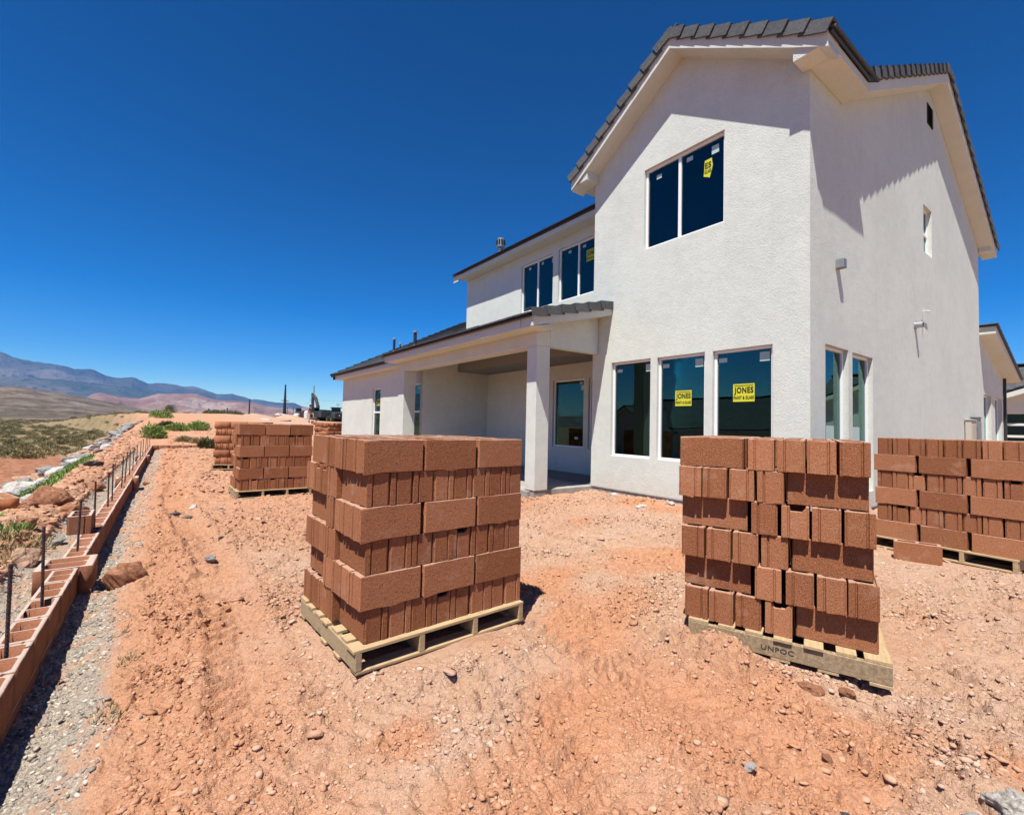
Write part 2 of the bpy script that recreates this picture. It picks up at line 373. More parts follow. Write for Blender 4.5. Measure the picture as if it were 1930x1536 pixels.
def height(x, y, det=True):
    x = np.asarray(x, float); y = np.asarray(y, float); z = macro(x, y)
    if not det: return z
    d = np.hypot(x, y); nf = ss(60, 25, d)
    in_s = ss(-.1, -.4, x)*ss(-1.3, -.9, x)
    z = z+.030*fbm(x, y, 1.9, 2, .5, 3)+nf*(.026*fbm(x, y, .55, 3, .5, 11)+.017*fbm(x, y, .10, 3, .6, 23))
    trk = tracks(x, y); nf0 = nf; nf = nf*(1-.6*TM[0])
    rough = ss(-.16, .16, fbm(x, y, 1.25, 2, .5, 31)); rough = np.maximum(rough, .4)
    flat = (1-in_s); wx = x+.05*fbm(x, y, .16, 2, .5, 5); wy = y+.05*fbm(x, y, .16, 2, .5, 6)
    # dried crust: tilted plates with open cracks, in patches
    f1, f2, c = worley(wx, wy, .26, 40); cr = ss(.10, .0, f2-f1)
    z = z+nf*flat*rough*((c-.5)*.030-.034*cr)
    f1, f2, c = worley(wx+.3, wy, .11, 44); z = z+nf*flat*rough*((c-.5)*.020-.018*ss(.13, .0, f2-f1))
    # crumbled clods heaped in bands
    ro2 = ss(-.13, .14, fbm(x, y, .8, 3, .55, 61)+.12*np.sin(x*2.1+y*3.3))
    for sz, am, sd in ((.085, .040, 50), (.042, .020, 54), (.021, .010, 58)):
        f1, f2, c = worley(wx, wy, sz, sd); z = z+nf*flat*ro2*(am*(.25+.75*c)*np.sqrt(np.clip(1-(f1/.62)**2, 0, 1))*(c > .25))
    z = z+nf*flat*(.014*np.abs(fbm(x, y, .05, 3, .6, 66))+.006*fbm(x, y, .028, 2, .6, 67))
    tf = ss(.25, -.1, fbm(x, y, .9, 2, .5, 77))
    z = z+nf0*flat*trk*(.55+.8*tf); nf = nf0
    f1, f2, c = worley(x, y, .03, 70); z = z+nf*in_s*.014*(c)*ss(.6, .1, f1)
    z = z+.35*ss(60, 140, d)*fbm(x, y, 9, 3, .5, 90)
    # pallets and footings sit on trodden ground
    for (cx, cy, rr, zz) in ((1.5, 3.2, .62, .0), (3.55, 1.6, .60, .055), (7.4, 1.3, .8, .055), (6.6, 1.5, .3, .05)):
        k = ss(rr+.35, rr-.1, np.hypot(x-cx, y-cy)); z = z*(1-k)+(zz-.004)*k
    # spoil heaps against the pallets
    z = z+.06*np.exp(-((x-1.72)**2+(y-2.40)**2)/.06)*(1+.6*vn(x*11, y*11, 8))+.13*np.exp(-((x-2.78)**2/.014+(y-1.55)**2/.11))*(1+.5*vn(x*11, y*11, 9))
    return z
def gz(x, y): return float(height(np.array([x]), np.array([y]))[0])
def gm_(x, y): return float(macro(np.array([float(x)]), np.array([float(y)]))[0])

def orange(x, y):
    n1 = .25*fbm(x, y, .5, 3, .5, 14); og = .8*ss(.30, .5, fbm(x, y, 1.7, 3, .5, 12))
    og = np.maximum(og, ss(1.1, .1, x+n1)*ss(-.6, 0, x)*.75); og = np.maximum(og, ss(4.5, 7, y)*ss(9, 4, x)*.5)
    for cx, cy, r_ in ((1.95, .60, .30), (2.9, .30, .25), (.9, 2.0, .25), (1.45, .42, .16)): og = np.maximum(og, .75*ss(r_, r_*.3, np.hypot(x-cx, y-cy)+n1))
    return np.clip(np.maximum(og, ss(crest(y)-.2, crest(y)-1.5, x)*.5), 0, 1)
def build_ground():
    ang = np.concatenate([np.radians(np.arange(-20, 92, .125)), np.radians(np.arange(92, 340, 2.5))])
    r = [.25]
    while r[-1] < 1.4: r.append(r[-1]*1.03)
    while r[-1] < 12: r.append(r[-1]*1.0034)
    while r[-1] < 45: r.append(r[-1]*1.0075)
    while r[-1] < 11000: r.append(r[-1]*1.03)
    r = np.array(r); nr, na = len(r), len(ang)
    A, Rr = np.meshgrid(ang, r); X = Rr*np.sin(A); Y = Rr*np.cos(A); Z = height(X.ravel(), Y.ravel()).reshape(X.shape)
    co = np.stack([X, Y, Z], -1).reshape(-1, 3); co = np.vstack([co, [[0, 0, gz(0, 0)]]])
    i, j = np.meshgrid(np.arange(nr-1), np.arange(na), indexing='ij'); j2 = (j+1) % na
    q = np.stack([i*na+j, i*na+j2, (i+1)*na+j2, (i+1)*na+j], -1).reshape(-1, 4)
    t = np.stack([np.full(na, nr*na), (np.arange(na)+1) % na, np.arange(na)], -1)
    me = bpy.data.meshes.new('ground'); me.vertices.add(len(co)); me.vertices.foreach_set('co', co.astype(np.float32).ravel())
    nl = q.size+t.size; me.loops.add(nl); me.loops.foreach_set('vertex_index', np.concatenate([q.ravel(), t.ravel()]).astype(np.int32))
    me.polygons.add(len(q)+len(t)); st = np.concatenate([np.arange(len(q))*4, q.size+np.arange(len(t))*3]); me.polygons.foreach_set('loop_start', st.astype(np.int32))
    me.update(calc_edges=True); me.validate()
    x, y = co[:, 0], co[:, 1]; nb = .06*fbm(x, y, .25, 3, .5, 5)+.07*fbm(x, y, .9, 2, .5, 6)
    g = ss(.05, -.05, x+.6*nb-np.interp(y, [0, 3, 4.5, 9, 25], [-.24, -.21, -.30, -.40, -.47]))*ss(-.58, -.57, x)*ss(26.3, 26, y)+ss(-.71, -.72, x)*ss(-1.25, -1.12, x+nb)*ss(1, 1.4, y)*ss(26.5, 26, y)
    g = np.where(x < -1.35, 0, g); g = np.clip(g, 0, 1)*ss(-.28, -.10, fbm(x, y, .5, 3, .5, 9)+.15)
    og = orange(x, y)
    dd = np.maximum(ss(44, 55, y+3*fbm(x, y, 8, 3))*ss(crest(y)-.8, crest(y)-2.2, x), ss(110, 150, np.hypot(x, y))); dd = np.maximum(dd, ss(-12, -25, y)); dd = np.maximum(dd, ss(-30, -60, x))
    rd = ss(crest(y)-.9, crest(y)-2.4, x)*ss(54, 44, y)*ss(-60, -30, x)
    for nm, arr in (('red', rd), ('gravel', g), ('orange', np.clip(og, 0, 1)), ('desert', np.clip(dd, 0, 1))):
        a = me.attributes.new(nm, 'FLOAT', 'POINT'); a.data.foreach_set('value', arr.astype(np.float32))
    me.materials.append(MT['dirt']); me.shade_smooth()
    o = link('ground', me); tag(o, 'red orange desert dirt of the construction yard', None, None, 'structure')
build_ground()

# ------------------------------------------------------------------ house
house = empty('house', (7.156, 2.776, 0))
tag(house, 'two storey off-white stucco house with dark tile roofs and covered patio', 'house')
def hp(o):
    o.parent = house; o.matrix_parent_inverse = Matrix.Translation((-7.156, -2.776, 0)); return o
def wpt(axis, plane, a, d, z):      # a along the wall, d inwards
    return (plane+d, a, z) if axis == 'X' else (a, plane+d, z)
def wall(name, axis, plane, outline, holes=(), th=.14, parent=None, mat='stucco', inner=True):
    mb = MB(); P = [wpt(axis, plane, a, 0, z) for a, z in outline]; H = [[wpt(axis, plane, a, 0, z) for a, z in ((h[0], h[2]), (h[1], h[2]), (h[1], h[3]), (h[0], h[3]))] for h in holes]
    vec = (th, 0, 0) if axis == 'X' else (0, th, 0); mb.prism(P, vec, H)
    o = mb.obj(name, mat); return hp(o) if parent is None else o
FR = .045
def rect(mb, axis, plane, a0, a1, z0, z1, d0, d1, m=0):
    x = [wpt(axis, plane, a, d, z) for z in (z0, z1) for d in (d0, d1) for a in (a0, a1)]
    mb.add(x, [(0, 2, 3, 1), (4, 5, 7, 6), (0, 1, 5, 4), (2, 6, 7, 3), (0, 4, 6, 2), (1, 3, 7, 5)], m)
def right_of(axis, plane):          # a runs to the viewer's left on X walls
    return -1 if axis == 'X' else 1
def window(axis, plane, a0, a1, z0, z1, mull=None, rail=None, set_=.055, stick=(), sign=None, label=None, sgn_torn=False, parent=house, open_=0):
    f = MB(); e = .002; d0, d1 = set_, set_+.06
    rect(f, axis, plane, a0+e, a0+FR, z0+e, z1-e, d0, d1); rect(f, axis, plane, a1-FR, a1-e, z0+e, z1-e, d0, d1)
    rect(f, axis, plane, a0+FR, a1-FR, z0+e, z0+FR, d0, d1); rect(f, axis, plane, a0+FR, a1-FR, z1-FR, z1-e, d0, d1)
    # outer stucco stop, a thin lip on the wall face
    cells = [(a0+FR, a1-FR, z0+FR, z1-FR)]
    if mull is not None:
        m = a0+(a1-a0)*mull; rect(f, axis, plane, m-.028, m+.028, z0+FR, z1-FR, d0+.004, d1); cells = [(a0+FR, m-.028, z0+FR, z1-FR), (m+.028, a1-FR, z0+FR, z1-FR)]
    if rail is not None:
        m = z0+(z1-z0)*rail; rect(f, axis, plane, a0+FR, a1-FR, m-.03, m+.03, d0+.004, d1); cells = [(a0+FR, a1-FR, z0+FR, m-.03), (a0+FR, a1-FR, m+.03, z1-FR)]
    fo = bevel(f.obj('window', 'vinyl'), .006, 2); hp(fo) if parent is house else setattr(fo, 'parent', parent)
    if label: fo['label'] = label
    for (c0, c1, b0, b1) in cells:
        g = MB(); rect(g, axis, plane, c0-.006, c1+.006, b0-.006, b1+.006, set_+.034, set_+.040); p = g.obj('pane', 'glass', fo)
    sg = right_of(axis, plane)
    for (fx, fz, sw, sh) in stick:      # sticker centre as fraction from the viewer's left, from the top
        a = (a1 if sg < 0 else a0)+sg*fx*(a1-a0); z = z1-fz*(z1-z0); s = MB(); rect(s, axis, plane, a-sw/2, a+sw/2, z-sh/2, z+sh/2, set_+.0295, set_+.031); s.obj('sticker', 'label_paper', fo)
    if sign:
        fx, fz, sw, sh = sign; a = (a1 if sg < 0 else a0)+sg*(fx*(a1-a0)-sw/2); z = z1-fz*(z1-z0)-sh/2; s = MB(); dd = set_+.029
        def pt(u, v, d=0): return wpt(axis, plane, a+sg*u, dd-d, z+v)
        if sgn_torn:
            pts = [(.02, sh), (sw*.75, sh*1.02), (sw*.78, sh*.8), (sw*.84, sh*.62), (sw*.76, sh*.36), (sw*.56, -sh*.05), (sw*.40, sh*.02), (0, sh*.14), (sw*.06, sh*.5)]
            s.prism([pt(*p) for p in pts], wpt(axis, 0, 0, .0015, 0)); items = [('ES', sw*.14, sh*.50, sw*.56, sh*.36), ('GLASS', sw*.09, sh*.24, sw*.62, sh*.2)]
        else:
            s.prism([pt(0, 0), pt(sw, 0), pt(sw, sh), pt(0, sh)], wpt(axis, 0, 0, .0015, 0)); items = [('JONES', sw*.05, sh*.37, sw*.90, sh*.45), ('PAINT & GLASS', sw*.03, sh*.13, sw*.94, sh*.19)]
            s.add([pt(sw*.06, sh*.885, .002), pt(sw*.94, sh*.885, .002), pt(sw*.94, sh*.92, .002), pt(sw*.06, sh*.92, .002)], [(0, 1, 2, 3)], 1)
        for tx, u0, v0, tw, th_ in items:
            vs, fs = letters(tx, tw, th_, .040, 1.12); s.add([pt(u0+a_, v0+b_, .0022) for a_, b_ in vs], fs, 1)
        s.obj('window_sign', ['sign_yellow', 'ink'], fo, fixn=False)
    return fo
WX, WY0, WY1 = 7.156, 2.776, 6.93
def rake(y): return 8.10-.65*abs(y-4.855)
# gable facade towards the yard
win1 = [(5.455, 6.405, .845, 2.715), (4.365, 5.31, .845, 2.71), (3.28, 4.225, .845, 2.705)]
winU = (4.045, 5.645, 4.80, 6.345)
wall('wall', 'X', WX, [(WY0, .2), (WY1, .2), (WY1, rake(WY1)+.05), (4.855, rake(4.855)+.05), (WY0, rake(WY0)+.05)], win1+[winU])
st2 = ((.14, .085, .14, .07), (.84, .085, .15, .14))
window('X', WX, *win1[0], stick=((.16, .09, .13, .06), (.90, .085, .14, .14)))
window('X', WX, *win1[1], stick=st2, sign=(.52, .405, .32, .27))
window('X', WX, *win1[2], stick=st2, sign=(.50, .375, .34, .28))
window('X', WX, *winU, mull=.545, stick=((.17, .13, .11, .08), (.57, .10, .12, .08), (.87, .13, .13, .14)), sign=(.80, .31, .20, .31), sgn_torn=True)
# side wall
winS = [(7.67, 8.555, .45, 2.71), (8.72, 9.65, .45, 2.70), (12.78, 13.42, 5.30, 6.34)]
wall('wall', 'Y', WY0, [(WX+.142, .2), (18.17, .2), (18.17, 6.74), (13.34, 9.16), (8.3, 6.66), (WX+.142, 6.66)], winS)
window('Y', WY0, *winS[0], stick=((.5, .62, .3, .42),), set_=.07); window('Y', WY0, *winS[1], stick=((.5, .62, .3, .42),), set_=.07); window('Y', WY0, *winS[2], rail=.47, set_=.07)
# rear wall (patio back and upper floor)
winB = [(8.48, 9.66, .865, 2.65), (7.10, 8.31, .865, 2.65), (9.76, 11.215, 4.79, 6.24), (8.07, 9.535, 4.80, 6.26)]
wall('wall', 'X', 8.45, [(WY1+.002, .2), (12.92, .2), (14.43, .2), (14.43, 6.6), (WY1+.002, 6.6)], winB)
window('X', 8.45, *winB[0], stick=((.85, .06, .1, .05), (.90, .13, .12, .13), (.72, .86, .12, .06))); window('X', 8.45, *winB[1])
window('X', 8.45, *winB[2], mull=.5, stick=((.22, .10, .10, .07), (.62, .09, .08, .08), (.94, .11, .1, .13))); window('X', 8.45, *winB[3], mull=.5, stick=((.25, .10, .11, .07), (.62, .10, .11, .07)), sign=(.80, .30, .36, .30))
wall('wall', 'Y', WY1-.14, [(WX+.142, .2), (8.45, .2), (8.45, 6.6), (WX+.142, 6.6)])
wall('wall', 'Y', 14.29, [(8.592, .2), (18.03, .2), (18.03, 6.75), (13.34, 9.1), (8.592, 6.65)])
wall('wall', 'X', 18.03, [(WY0+.142, .2), (14.43, .2), (14.43, 6.7), (WY0+.142, 6.7)])
# garage wing on the far side of the patio
winG = [(13.10, 13.95, .3, 2.64), (16.42, 17.24, .3, 2.65)]
wall('wall', 'X', 6.12, [(12.92, .2), (21.0, .2), (21.0, 3.3), (12.92, 3.3)], winG)
for i, g_ in enumerate(winG): window('X', 6.12, *g_, rail=.625, stick=((.7, .06, .12, .08),), sign=(.5, .22, .34, .24) if i else None)
wall('wall', 'Y', 12.92, [(6.262, .2), (8.45, .2), (8.45, 3.36), (6.262, 3.36)])
wall('wall', 'Y', 20.86, [(6.262, .2), (18, .2), (18, 4.4), (12.5, 6.7), (6.262, 3.5)])
# patio posts, beams, ceiling, floor
mb = MB(); mb.box(5.5, 5.83, 6.77, 7.06, .2, 2.93); bevel(hp(mb.obj('patio_column', 'stucco')), .012, 2)
mb = MB(); mb.box(5.5, 5.88, 12.92, 13.33, .2, 2.93); bevel(hp(mb.obj('patio_column', 'stucco')), .012, 2)
mb = MB(); mb.box(5.5, 5.83, 6.77, 13.33, 2.93, 3.24); bevel(hp(mb.obj('patio_beam', 'stucco')), .012, 2)
mb = MB(); mb.prism([(5.832, 6.772, 2.93), (7.15, 6.772, 2.93), (7.15, 6.772, 3.85), (5.5, 6.772, 3.45), (5.5, 6.772, 3.245), (5.832, 6.772, 3.245)], (0, .15, 0)); bevel(hp(mb.obj('patio_beam', 'stucco')), .012, 2)
mb = MB(); mb.box(5.835, 8.45, 6.93, 12.92, 3.31, 3.36); hp(mb.obj('patio_ceiling', 'trim_stucco'))
mb = MB(); mb.box(5.44, 8.45, 6.9, 12.915, .06, .19); bevel(hp(mb.obj('patio_slab', 'slab')), .01, 2)
mb = MB()
for b in ((WX+.012, 8.4, WY0+.012, WY1), (8.4, 18.15, WY0+.012, 14.4), (6.13, 8.4, 12.93, 20.98), (8.4, 17.9, 14.4, 20.98), (5.515, 5.815, 6.785, 6.895), (5.515, 5.865, 12.92, 13.31)): mb.box(*b, -.45, .197)
hp(mb.obj('foundation', 'concrete'))
mb = MB()   # galvanised weep screed under the stucco
for b in ((WX-.004, WX+.02, WY0+.02, WY1), (WX-.004, 18.17, WY0-.004, WY0+.02)): mb.box(*b, .178, .199)
hp(mb.obj('weep_screed', 'galv'))
# eaves, rakes and soffits
def band(pts, vec, name='eave'): m_ = MB(); m_.prism(pts, vec); return hp(m_.obj(name, 'trim_stucco'))
RX0 = 6.79
def Bw(y): return 8.06-.65*abs(y-4.855)
def Tw(y): return 8.30-.65*abs(y-4.855)
band([(RX0, 2.42, Bw(2.42)+.02), (RX0, 2.85, Bw(2.85)), (RX0, 4.855, Bw(4.855)), (RX0, 6.86, Bw(6.86)), (RX0, 7.29, Bw(7.29)+.02), (RX0, 7.29, Tw(7.29)), (RX0, 4.855, Tw(4.855)), (RX0, 2.42, Tw(2.42))], (WX-RX0, 0, 0), 'gable_rake')
for a, b in ((2.42, 2.86), (6.85, 7.29)):
    a_, b_ = (a, b); z0 = 6.57; pts = [(RX0+.03, a_, z0), (RX0+.03, b_, z0), (RX0+.03, b_, Bw(b_)-.004), (RX0+.03, a_, max(Bw(a_)-.004, z0+.01))]
    band(pts, (WX-RX0-.034, 0, 0), 'eave_return')
mb = MB(); mb.box(WX, 8.34, 2.42, 2.772, 6.57, 6.69); hp(mb.obj('eave', 'trim_stucco'))
mb = MB(); mb.box(WX, 8.0, 6.935, 7.29, 6.57, 6.69); hp(mb.obj('eave', 'trim_stucco'))
def Tm(x): return 9.34-.5*abs(x-13.34)
def Bm(x): return 9.08-.495*abs(x-13.34)
band([(8.3, 2.47, Bm(8.3)), (13.34, 2.47, Bm(13.34)), (18.65, 2.47, Bm(18.65)), (18.65, 2.47, Tm(18.65)), (13.34, 2.47, Tm(13.34)), (8.3, 2.47, Tm(8.3))], (0, .303, 0), 'gable_rake')
band([(18.18, 2.52, 6.56), (18.64, 2.52, 6.56), (18.64, 2.52, 6.68), (18.18, 2.52, 6.74)], (0, .25, 0), 'eave_return')
band([(8.07, 14.77, Bm(8.07)), (13.34, 14.77, Bm(13.34)), (18.65, 14.77, Bm(18.65)), (18.65, 14.77, Tm(18.65)), (13.34, 14.77, Tm(13.34)), (8.07, 14.77, Tm(8.07))], (0, -.335, 0), 'gable_rake')
mb = MB(); mb.box(8.07, 8.449, 7.29, 14.43, 6.535, 6.67); hp(mb.obj('eave', 'trim_stucco'))
mb = MB(); mb.box(18.18, 18.65, 2.78, 14.4, 6.56, 6.68); hp(mb.obj('eave', 'trim_stucco'))
# patio eave and rake
mb = MB(); mb.box(5.12, 5.499, 6.79, 13.5, 3.19, 3.36); hp(mb.obj('eave', 'trim_stucco'))
def Tp(x): return 3.37+.24*(x-5.12)
band([(5.12, 6.41, 3.19), (7.154, 6.41, Tp(7.154)-.17), (7.154, 6.41, Tp(7.154)), (5.12, 6.41, Tp(5.12))], (0, .359, 0), 'gable_rake')
band([(5.14, 6.44, 3.186), (5.62, 6.44, 3.186), (5.56, 6.44, 3.26), (5.14, 6.44, 3.20)], (0, .33, 0), 'eave_return')
mb = MB(); mb.box(5.77, 6.119, 13.34, 21.36, 3.225, 3.36); hp(mb.obj('eave', 'trim_stucco'))
band([(5.77, 21.36, 3.225), (12.6, 21.36, 6.62), (12.6, 21.36, 6.78), (5.77, 21.36, 3.37)], (0, -.35, 0), 'gable_rake')

def tiles(O, U, V, nu, nv, du=.33, dv=.345, th=.03, jit=.004, skip=None, stag=True):
    O, U, V = Vector(O), Vector(U).normalized(), Vector(V).normalized(); N = U.cross(V); N = N if N.z > 0 else -N; mb = MB()
    for j in range(nv):
        for i in range(-1, nu+1):
            u0 = i*du+(du/2 if (j % 2 and stag) else 0); u1 = u0+du-.006; u0 = max(u0, 0); u1 = min(u1, nu*du)
            if u1-u0 < .03: continue
            if skip and skip(O+U*(u0+u1)/2+V*(j*dv+.2)): continue
            s0, s1 = j*dv-.02+random.uniform(-jit, jit), j*dv+dv+.03; h = random.uniform(0, jit); p = []
            for (n0, n1) in ((.028+h, .004), (.028+th+h, .004+th)):
                p += [O+U*u0+V*s0+N*n0, O+U*u1+V*s0+N*n0, O+U*u1+V*s1+N*n1, O+U*u0+V*s1+N*n1]
            mb.add(p, [(0, 3, 2, 1), (4, 5, 6, 7), (0, 1, 5, 4), (1, 2, 6, 5), (2, 3, 7, 6), (3, 0, 4, 7)])
    return mb
def deck(mb, O, U, V, lu, lv, t=.03):       # roof deck under the tiles
    O, U, V = Vector(O), Vector(U).normalized(), Vector(V).normalized(); N = U.cross(V); N = N if N.z > 0 else -N
    p = [O, O+U*lu, O+U*lu+V*lv, O+V*lv]; p += [q-N*t for q in p]; mb.add(p, [(0, 1, 2, 3), (4, 7, 6, 5), (0, 4, 5, 1), (1, 5, 6, 2), (2, 6, 7, 3), (3, 7, 4, 0)])
def rake_tiles(P0, P1, out, n, drop=.155, wtop=.17):   # L-shaped trim tiles stepping up a rake
    P0, P1, out = Vector(P0), Vector(P1), Vector(out); L = (P1-P0).length; T = (P1-P0)/L; up = out.cross(T); up = up if up.z > 0 else -up; mb = MB(); st = L/n
    for i in range(n):
        a = P0+T*(i*st-.02); b = P0+T*((i+1)*st+.055); lo, hi = .045+random.uniform(-.004, .004), .004
        w_ = random.uniform(-.003, .003)
        # outer leg
        o0, o1 = .030+w_, .0+w_*.5
        pts = [a+up*(lo-drop)+out*(o0+.004), b+up*(hi-drop)+out*(o1+.004), b+up*(hi+.012)+out*(o1+.004), a+up*(lo+.012)+out*(o0+.004)]
        mb.add(pts+[p+out*.026 for p in pts], [(0, 3, 2, 1), (4, 5, 6, 7), (0, 1, 5, 4), (1, 2, 6, 5), (2, 3, 7, 6), (3, 0, 4, 7)])
        pts = [a+up*(lo-.012)+out*(o0+.003), b+up*(hi-.012)+out*(o1+.003), b+up*(hi+.010)+out*(o1+.003), a+up*(lo+.010)+out*(o0+.003)]
        mb.add(pts+[p-out*wtop for p in pts], [(0, 3, 2, 1), (4, 5, 6, 7), (0, 1, 5, 4), (1, 2, 6, 5), (2, 3, 7, 6), (3, 0, 4, 7)])
    return mb
def roof(name, O, U, V, nu, nv, lab=None, decks=None, **kw):
    mb = tiles(O, U, V, nu, nv, **kw)
    o = hp(mb.obj('roof', 'roof_tile', fixn=False)); d_ = MB(); [deck(d_, Vector(O)+Vector(U)*q[0]+Vector(V)*q[2], U, V, q[1]-q[0], q[3]-q[2]) for q in (decks or [(0, nu*.33, 0, nv*.345)])]; x = d_.obj('roof_deck', 'dark_metal'); x.parent = o; x.matrix_parent_inverse = Matrix.Identity(4)
    if lab: o['label'] = lab
    return o
s65 = math.atan(.65); vR = (0, math.cos(s65), math.sin(s65)); vL = (0, -math.cos(s65), math.sin(s65))
# gable wing: two slopes with ridge along X
roof('w', (6.80, 2.37, Tw(2.37)+.02), (1, 0, 0), vR, 20, 9, skip=lambda p: p.z > 8.36 or p.x-.16 > 8.28 and p.z < Tm(p.x), decks=[(0, 1.46, 0, 3.0), (1.46, 3.4, .9, 3.0), (3.4, 5, 2.2, 3.0)]); roof('w', (6.80, 7.34, Tw(7.34)+.02), (1, 0, 0), vL, 20, 9, skip=lambda p: p.z > 8.36 or p.x-.16 > 8.28 and p.z < Tm(p.x), decks=[(0, 1.46, 0, 3.0), (1.46, 3.4, .9, 3.0), (3.4, 5, 2.2, 3.0)])
pk = (RX0, 4.855, 8.38)
hp(rake_tiles((RX0, 7.33, 8.38-.65*2.475), pk, (-1, 0, 0), 9).obj('rake_tiles', 'roof_tile')); hp(rake_tiles((RX0, 2.38, 8.38-.65*2.475), pk, (-1, 0, 0), 9).obj('rake_tiles', 'roof_tile'))
# main roof, ridge along Y
s5 = math.atan(.5); vB = (math.cos(s5), 0, math.sin(s5)); vF = (-math.cos(s5), 0, math.sin(s5))
roof('m', (8.02, 2.55, Tm(8.02)+.02), (0, 1, 0), vB, 37, 17, 'dark concrete tile roof over the upper floor', skip=lambda p: p.z > 9.40); roof('m', (18.70, 2.55, Tm(18.70)+.02), (0, 1, 0), vF, 37, 17, skip=lambda p: p.z > 9.40)
mpk = (13.34, 2.47, 9.42)
hp(rake_tiles((8.25, 2.47, 9.42-.5*5.09), mpk, (0, -1, 0), 16).obj('rake_tiles', 'roof_tile')); hp(rake_tiles((18.70, 2.47, 9.42-.5*5.36), mpk, (0, -1, 0), 17).obj('rake_tiles', 'roof_tile'))
# patio roof and garage wing roof
s24 = math.atan(.24)
roof('p', (5.06, 6.45, Tp(5.06)+.02), (0, 1, 0), (math.cos(s24), 0, math.sin(s24)), 22, 10, 'low pitched tile roof over the patio', skip=lambda p: (p.x > 7.15 and p.y < 6.95) or p.x > 8.45)
hp(rake_tiles((5.06, 6.41, 3.44), (7.154, 6.41, 3.94), (0, -1, 0), 6, drop=.14).obj('rake_tiles', 'roof_tile'))
roof('g', (5.70, 12.6, 3.40), (0, 1, 0), vB, 27, 20, 'tile roof over the far garage wing', skip=lambda p: (p.x > 8.4 and p.y < 14.5) or (p.x < 8.45 and p.y < 13.52))
hp(rake_tiles((5.70, 21.40, 3.44), (12.4, 21.40, 6.78), (0, 1, 0), 20).obj('rake_tiles', 'roof_tile'))
# right lean-to wing
wall('wall', 'Y', 3.10, [(18.18, .2), (24.15, .2), (24.15, 3.66), (20.3, 4.70), (18.18, 4.70)], [(20.83, 22.04, .4, 2.74), (22.68, 23.9, .4, 2.74)])
window('Y', 3.10, 20.83, 22.04, .4, 2.74, set_=.10); window('Y', 3.10, 22.68, 23.9, .4, 2.74, set_=.10)
wall('wall', 'X', 24.01, [(3.242, .2), (8, .2), (8, 3.66), (3.242, 3.66)])
def Ts(x): return 4.78-.29*(x-20.2)
band([(20.2, 2.72, Ts(20.2)-.23), (24.72, 2.72, Ts(24.72)-.12), (24.72, 2.72, Ts(24.72)), (20.2, 2.72, Ts(20.2))], (0, 5.2, 0), 'eave')
roof('s', (24.78, 2.66, Ts(24.78)+.02), (0, 1, 0), (-math.cos(math.atan(.29)), 0, math.sin(math.atan(.29))), 15, 14)
# vents, boxes and pipes on the house
mb = MB(); mb.box(13.13, 13.55, WY0-.012, WY0+.01, 8.24, 8.70, 0)
for i in range(9): z = 8.26+i*.048; mb.add([(13.15, WY0-.014, z), (13.53, WY0-.014, z), (13.53, WY0-.034, z-.02), (13.15, WY0-.034, z-.02), (13.15, WY0-.014, z+.008), (13.53, WY0-.014, z+.008), (13.53, WY0-.03, z-.012), (13.15, WY0-.03, z-.012)], [(0, 1, 2, 3), (7, 6, 5, 4), (0, 4, 5, 1), (2, 6, 7, 3), (1, 5, 6, 2), (0, 3, 7, 4)])
hp(mb.obj('gable_vent', 'dark_metal'))
mb = MB(); mb.box(8.05, 8.17, WY0-.11, WY0+.01, 3.90, 4.04); bevel(hp(mb.obj('junction_box', 'grey_metal')), .006, 2)
mb = MB(); mb.tube((12.1, WY0+.01, 3.62), (12.1, WY0-.02, 3.62), .085, n=20); mb.tube((12.1, WY0-.0, 3.62), (12.1, WY0-.13, 3.62), .062, n=20); mb.tube((12.1, WY0-.128, 3.62), (12.1, WY0-.131, 3.62), .05, n=16, m=1)
hp(mb.obj('wall_pipe', ['galv', 'black_rubber']))
mb = MB(); mb.tube((12.62, WY0-.02, 3.55), (12.49, WY0-.05, 3.97), .012, n=6); mb.tube((12.49, WY0-.05, 3.97), (12.88, WY0-.07, 4.02), .016, n=6); hp(mb.obj('wall_wire', 'pvc'))
mb = MB(); mb.lathe([(.085, -.4), (.085, .14), (.10, .16), (.10, .22), (.14, .26), (.14, .54), (.12, .56)], (9.2, 13.47, 7.42), 20)
for i in range(10): t = i*.628; mb.box(-.02, .02, -.02, .02, .34, .50, 1, lambda x, y, z, t=t: (9.2+math.cos(t)*.14+x, 13.47+math.sin(t)*.14+y, 7.42+z))
hp(mb.obj('flue_vent', ['grey_metal', 'black_rubber']))
for (x, y, z, h, r_) in ((8.0, 20.0, 4.5, .60, .055), (8.0, 19.3, 4.5, .30, .035), (8.1, 18.0, 4.52, .62, .07)):
    mb = MB(); mb.lathe([(r_*1.5, -.2), (r_*1.4, .1), (r_, .14), (r_, h)], (x, y, z), 12); mb.lathe([(r_*1.5, h+.02), (r_*1.5, h+.08), (r_*.9, h+.10)], (x, y, z), 12, 1)
    hp(mb.obj('vent_pipe', ['dark_metal', 'galv']))
mb = MB(); mb.box(24.17, 24.27, 3.02, 3.10, .1, 3.6); hp(mb.obj('downspout', 'dark_metal'))
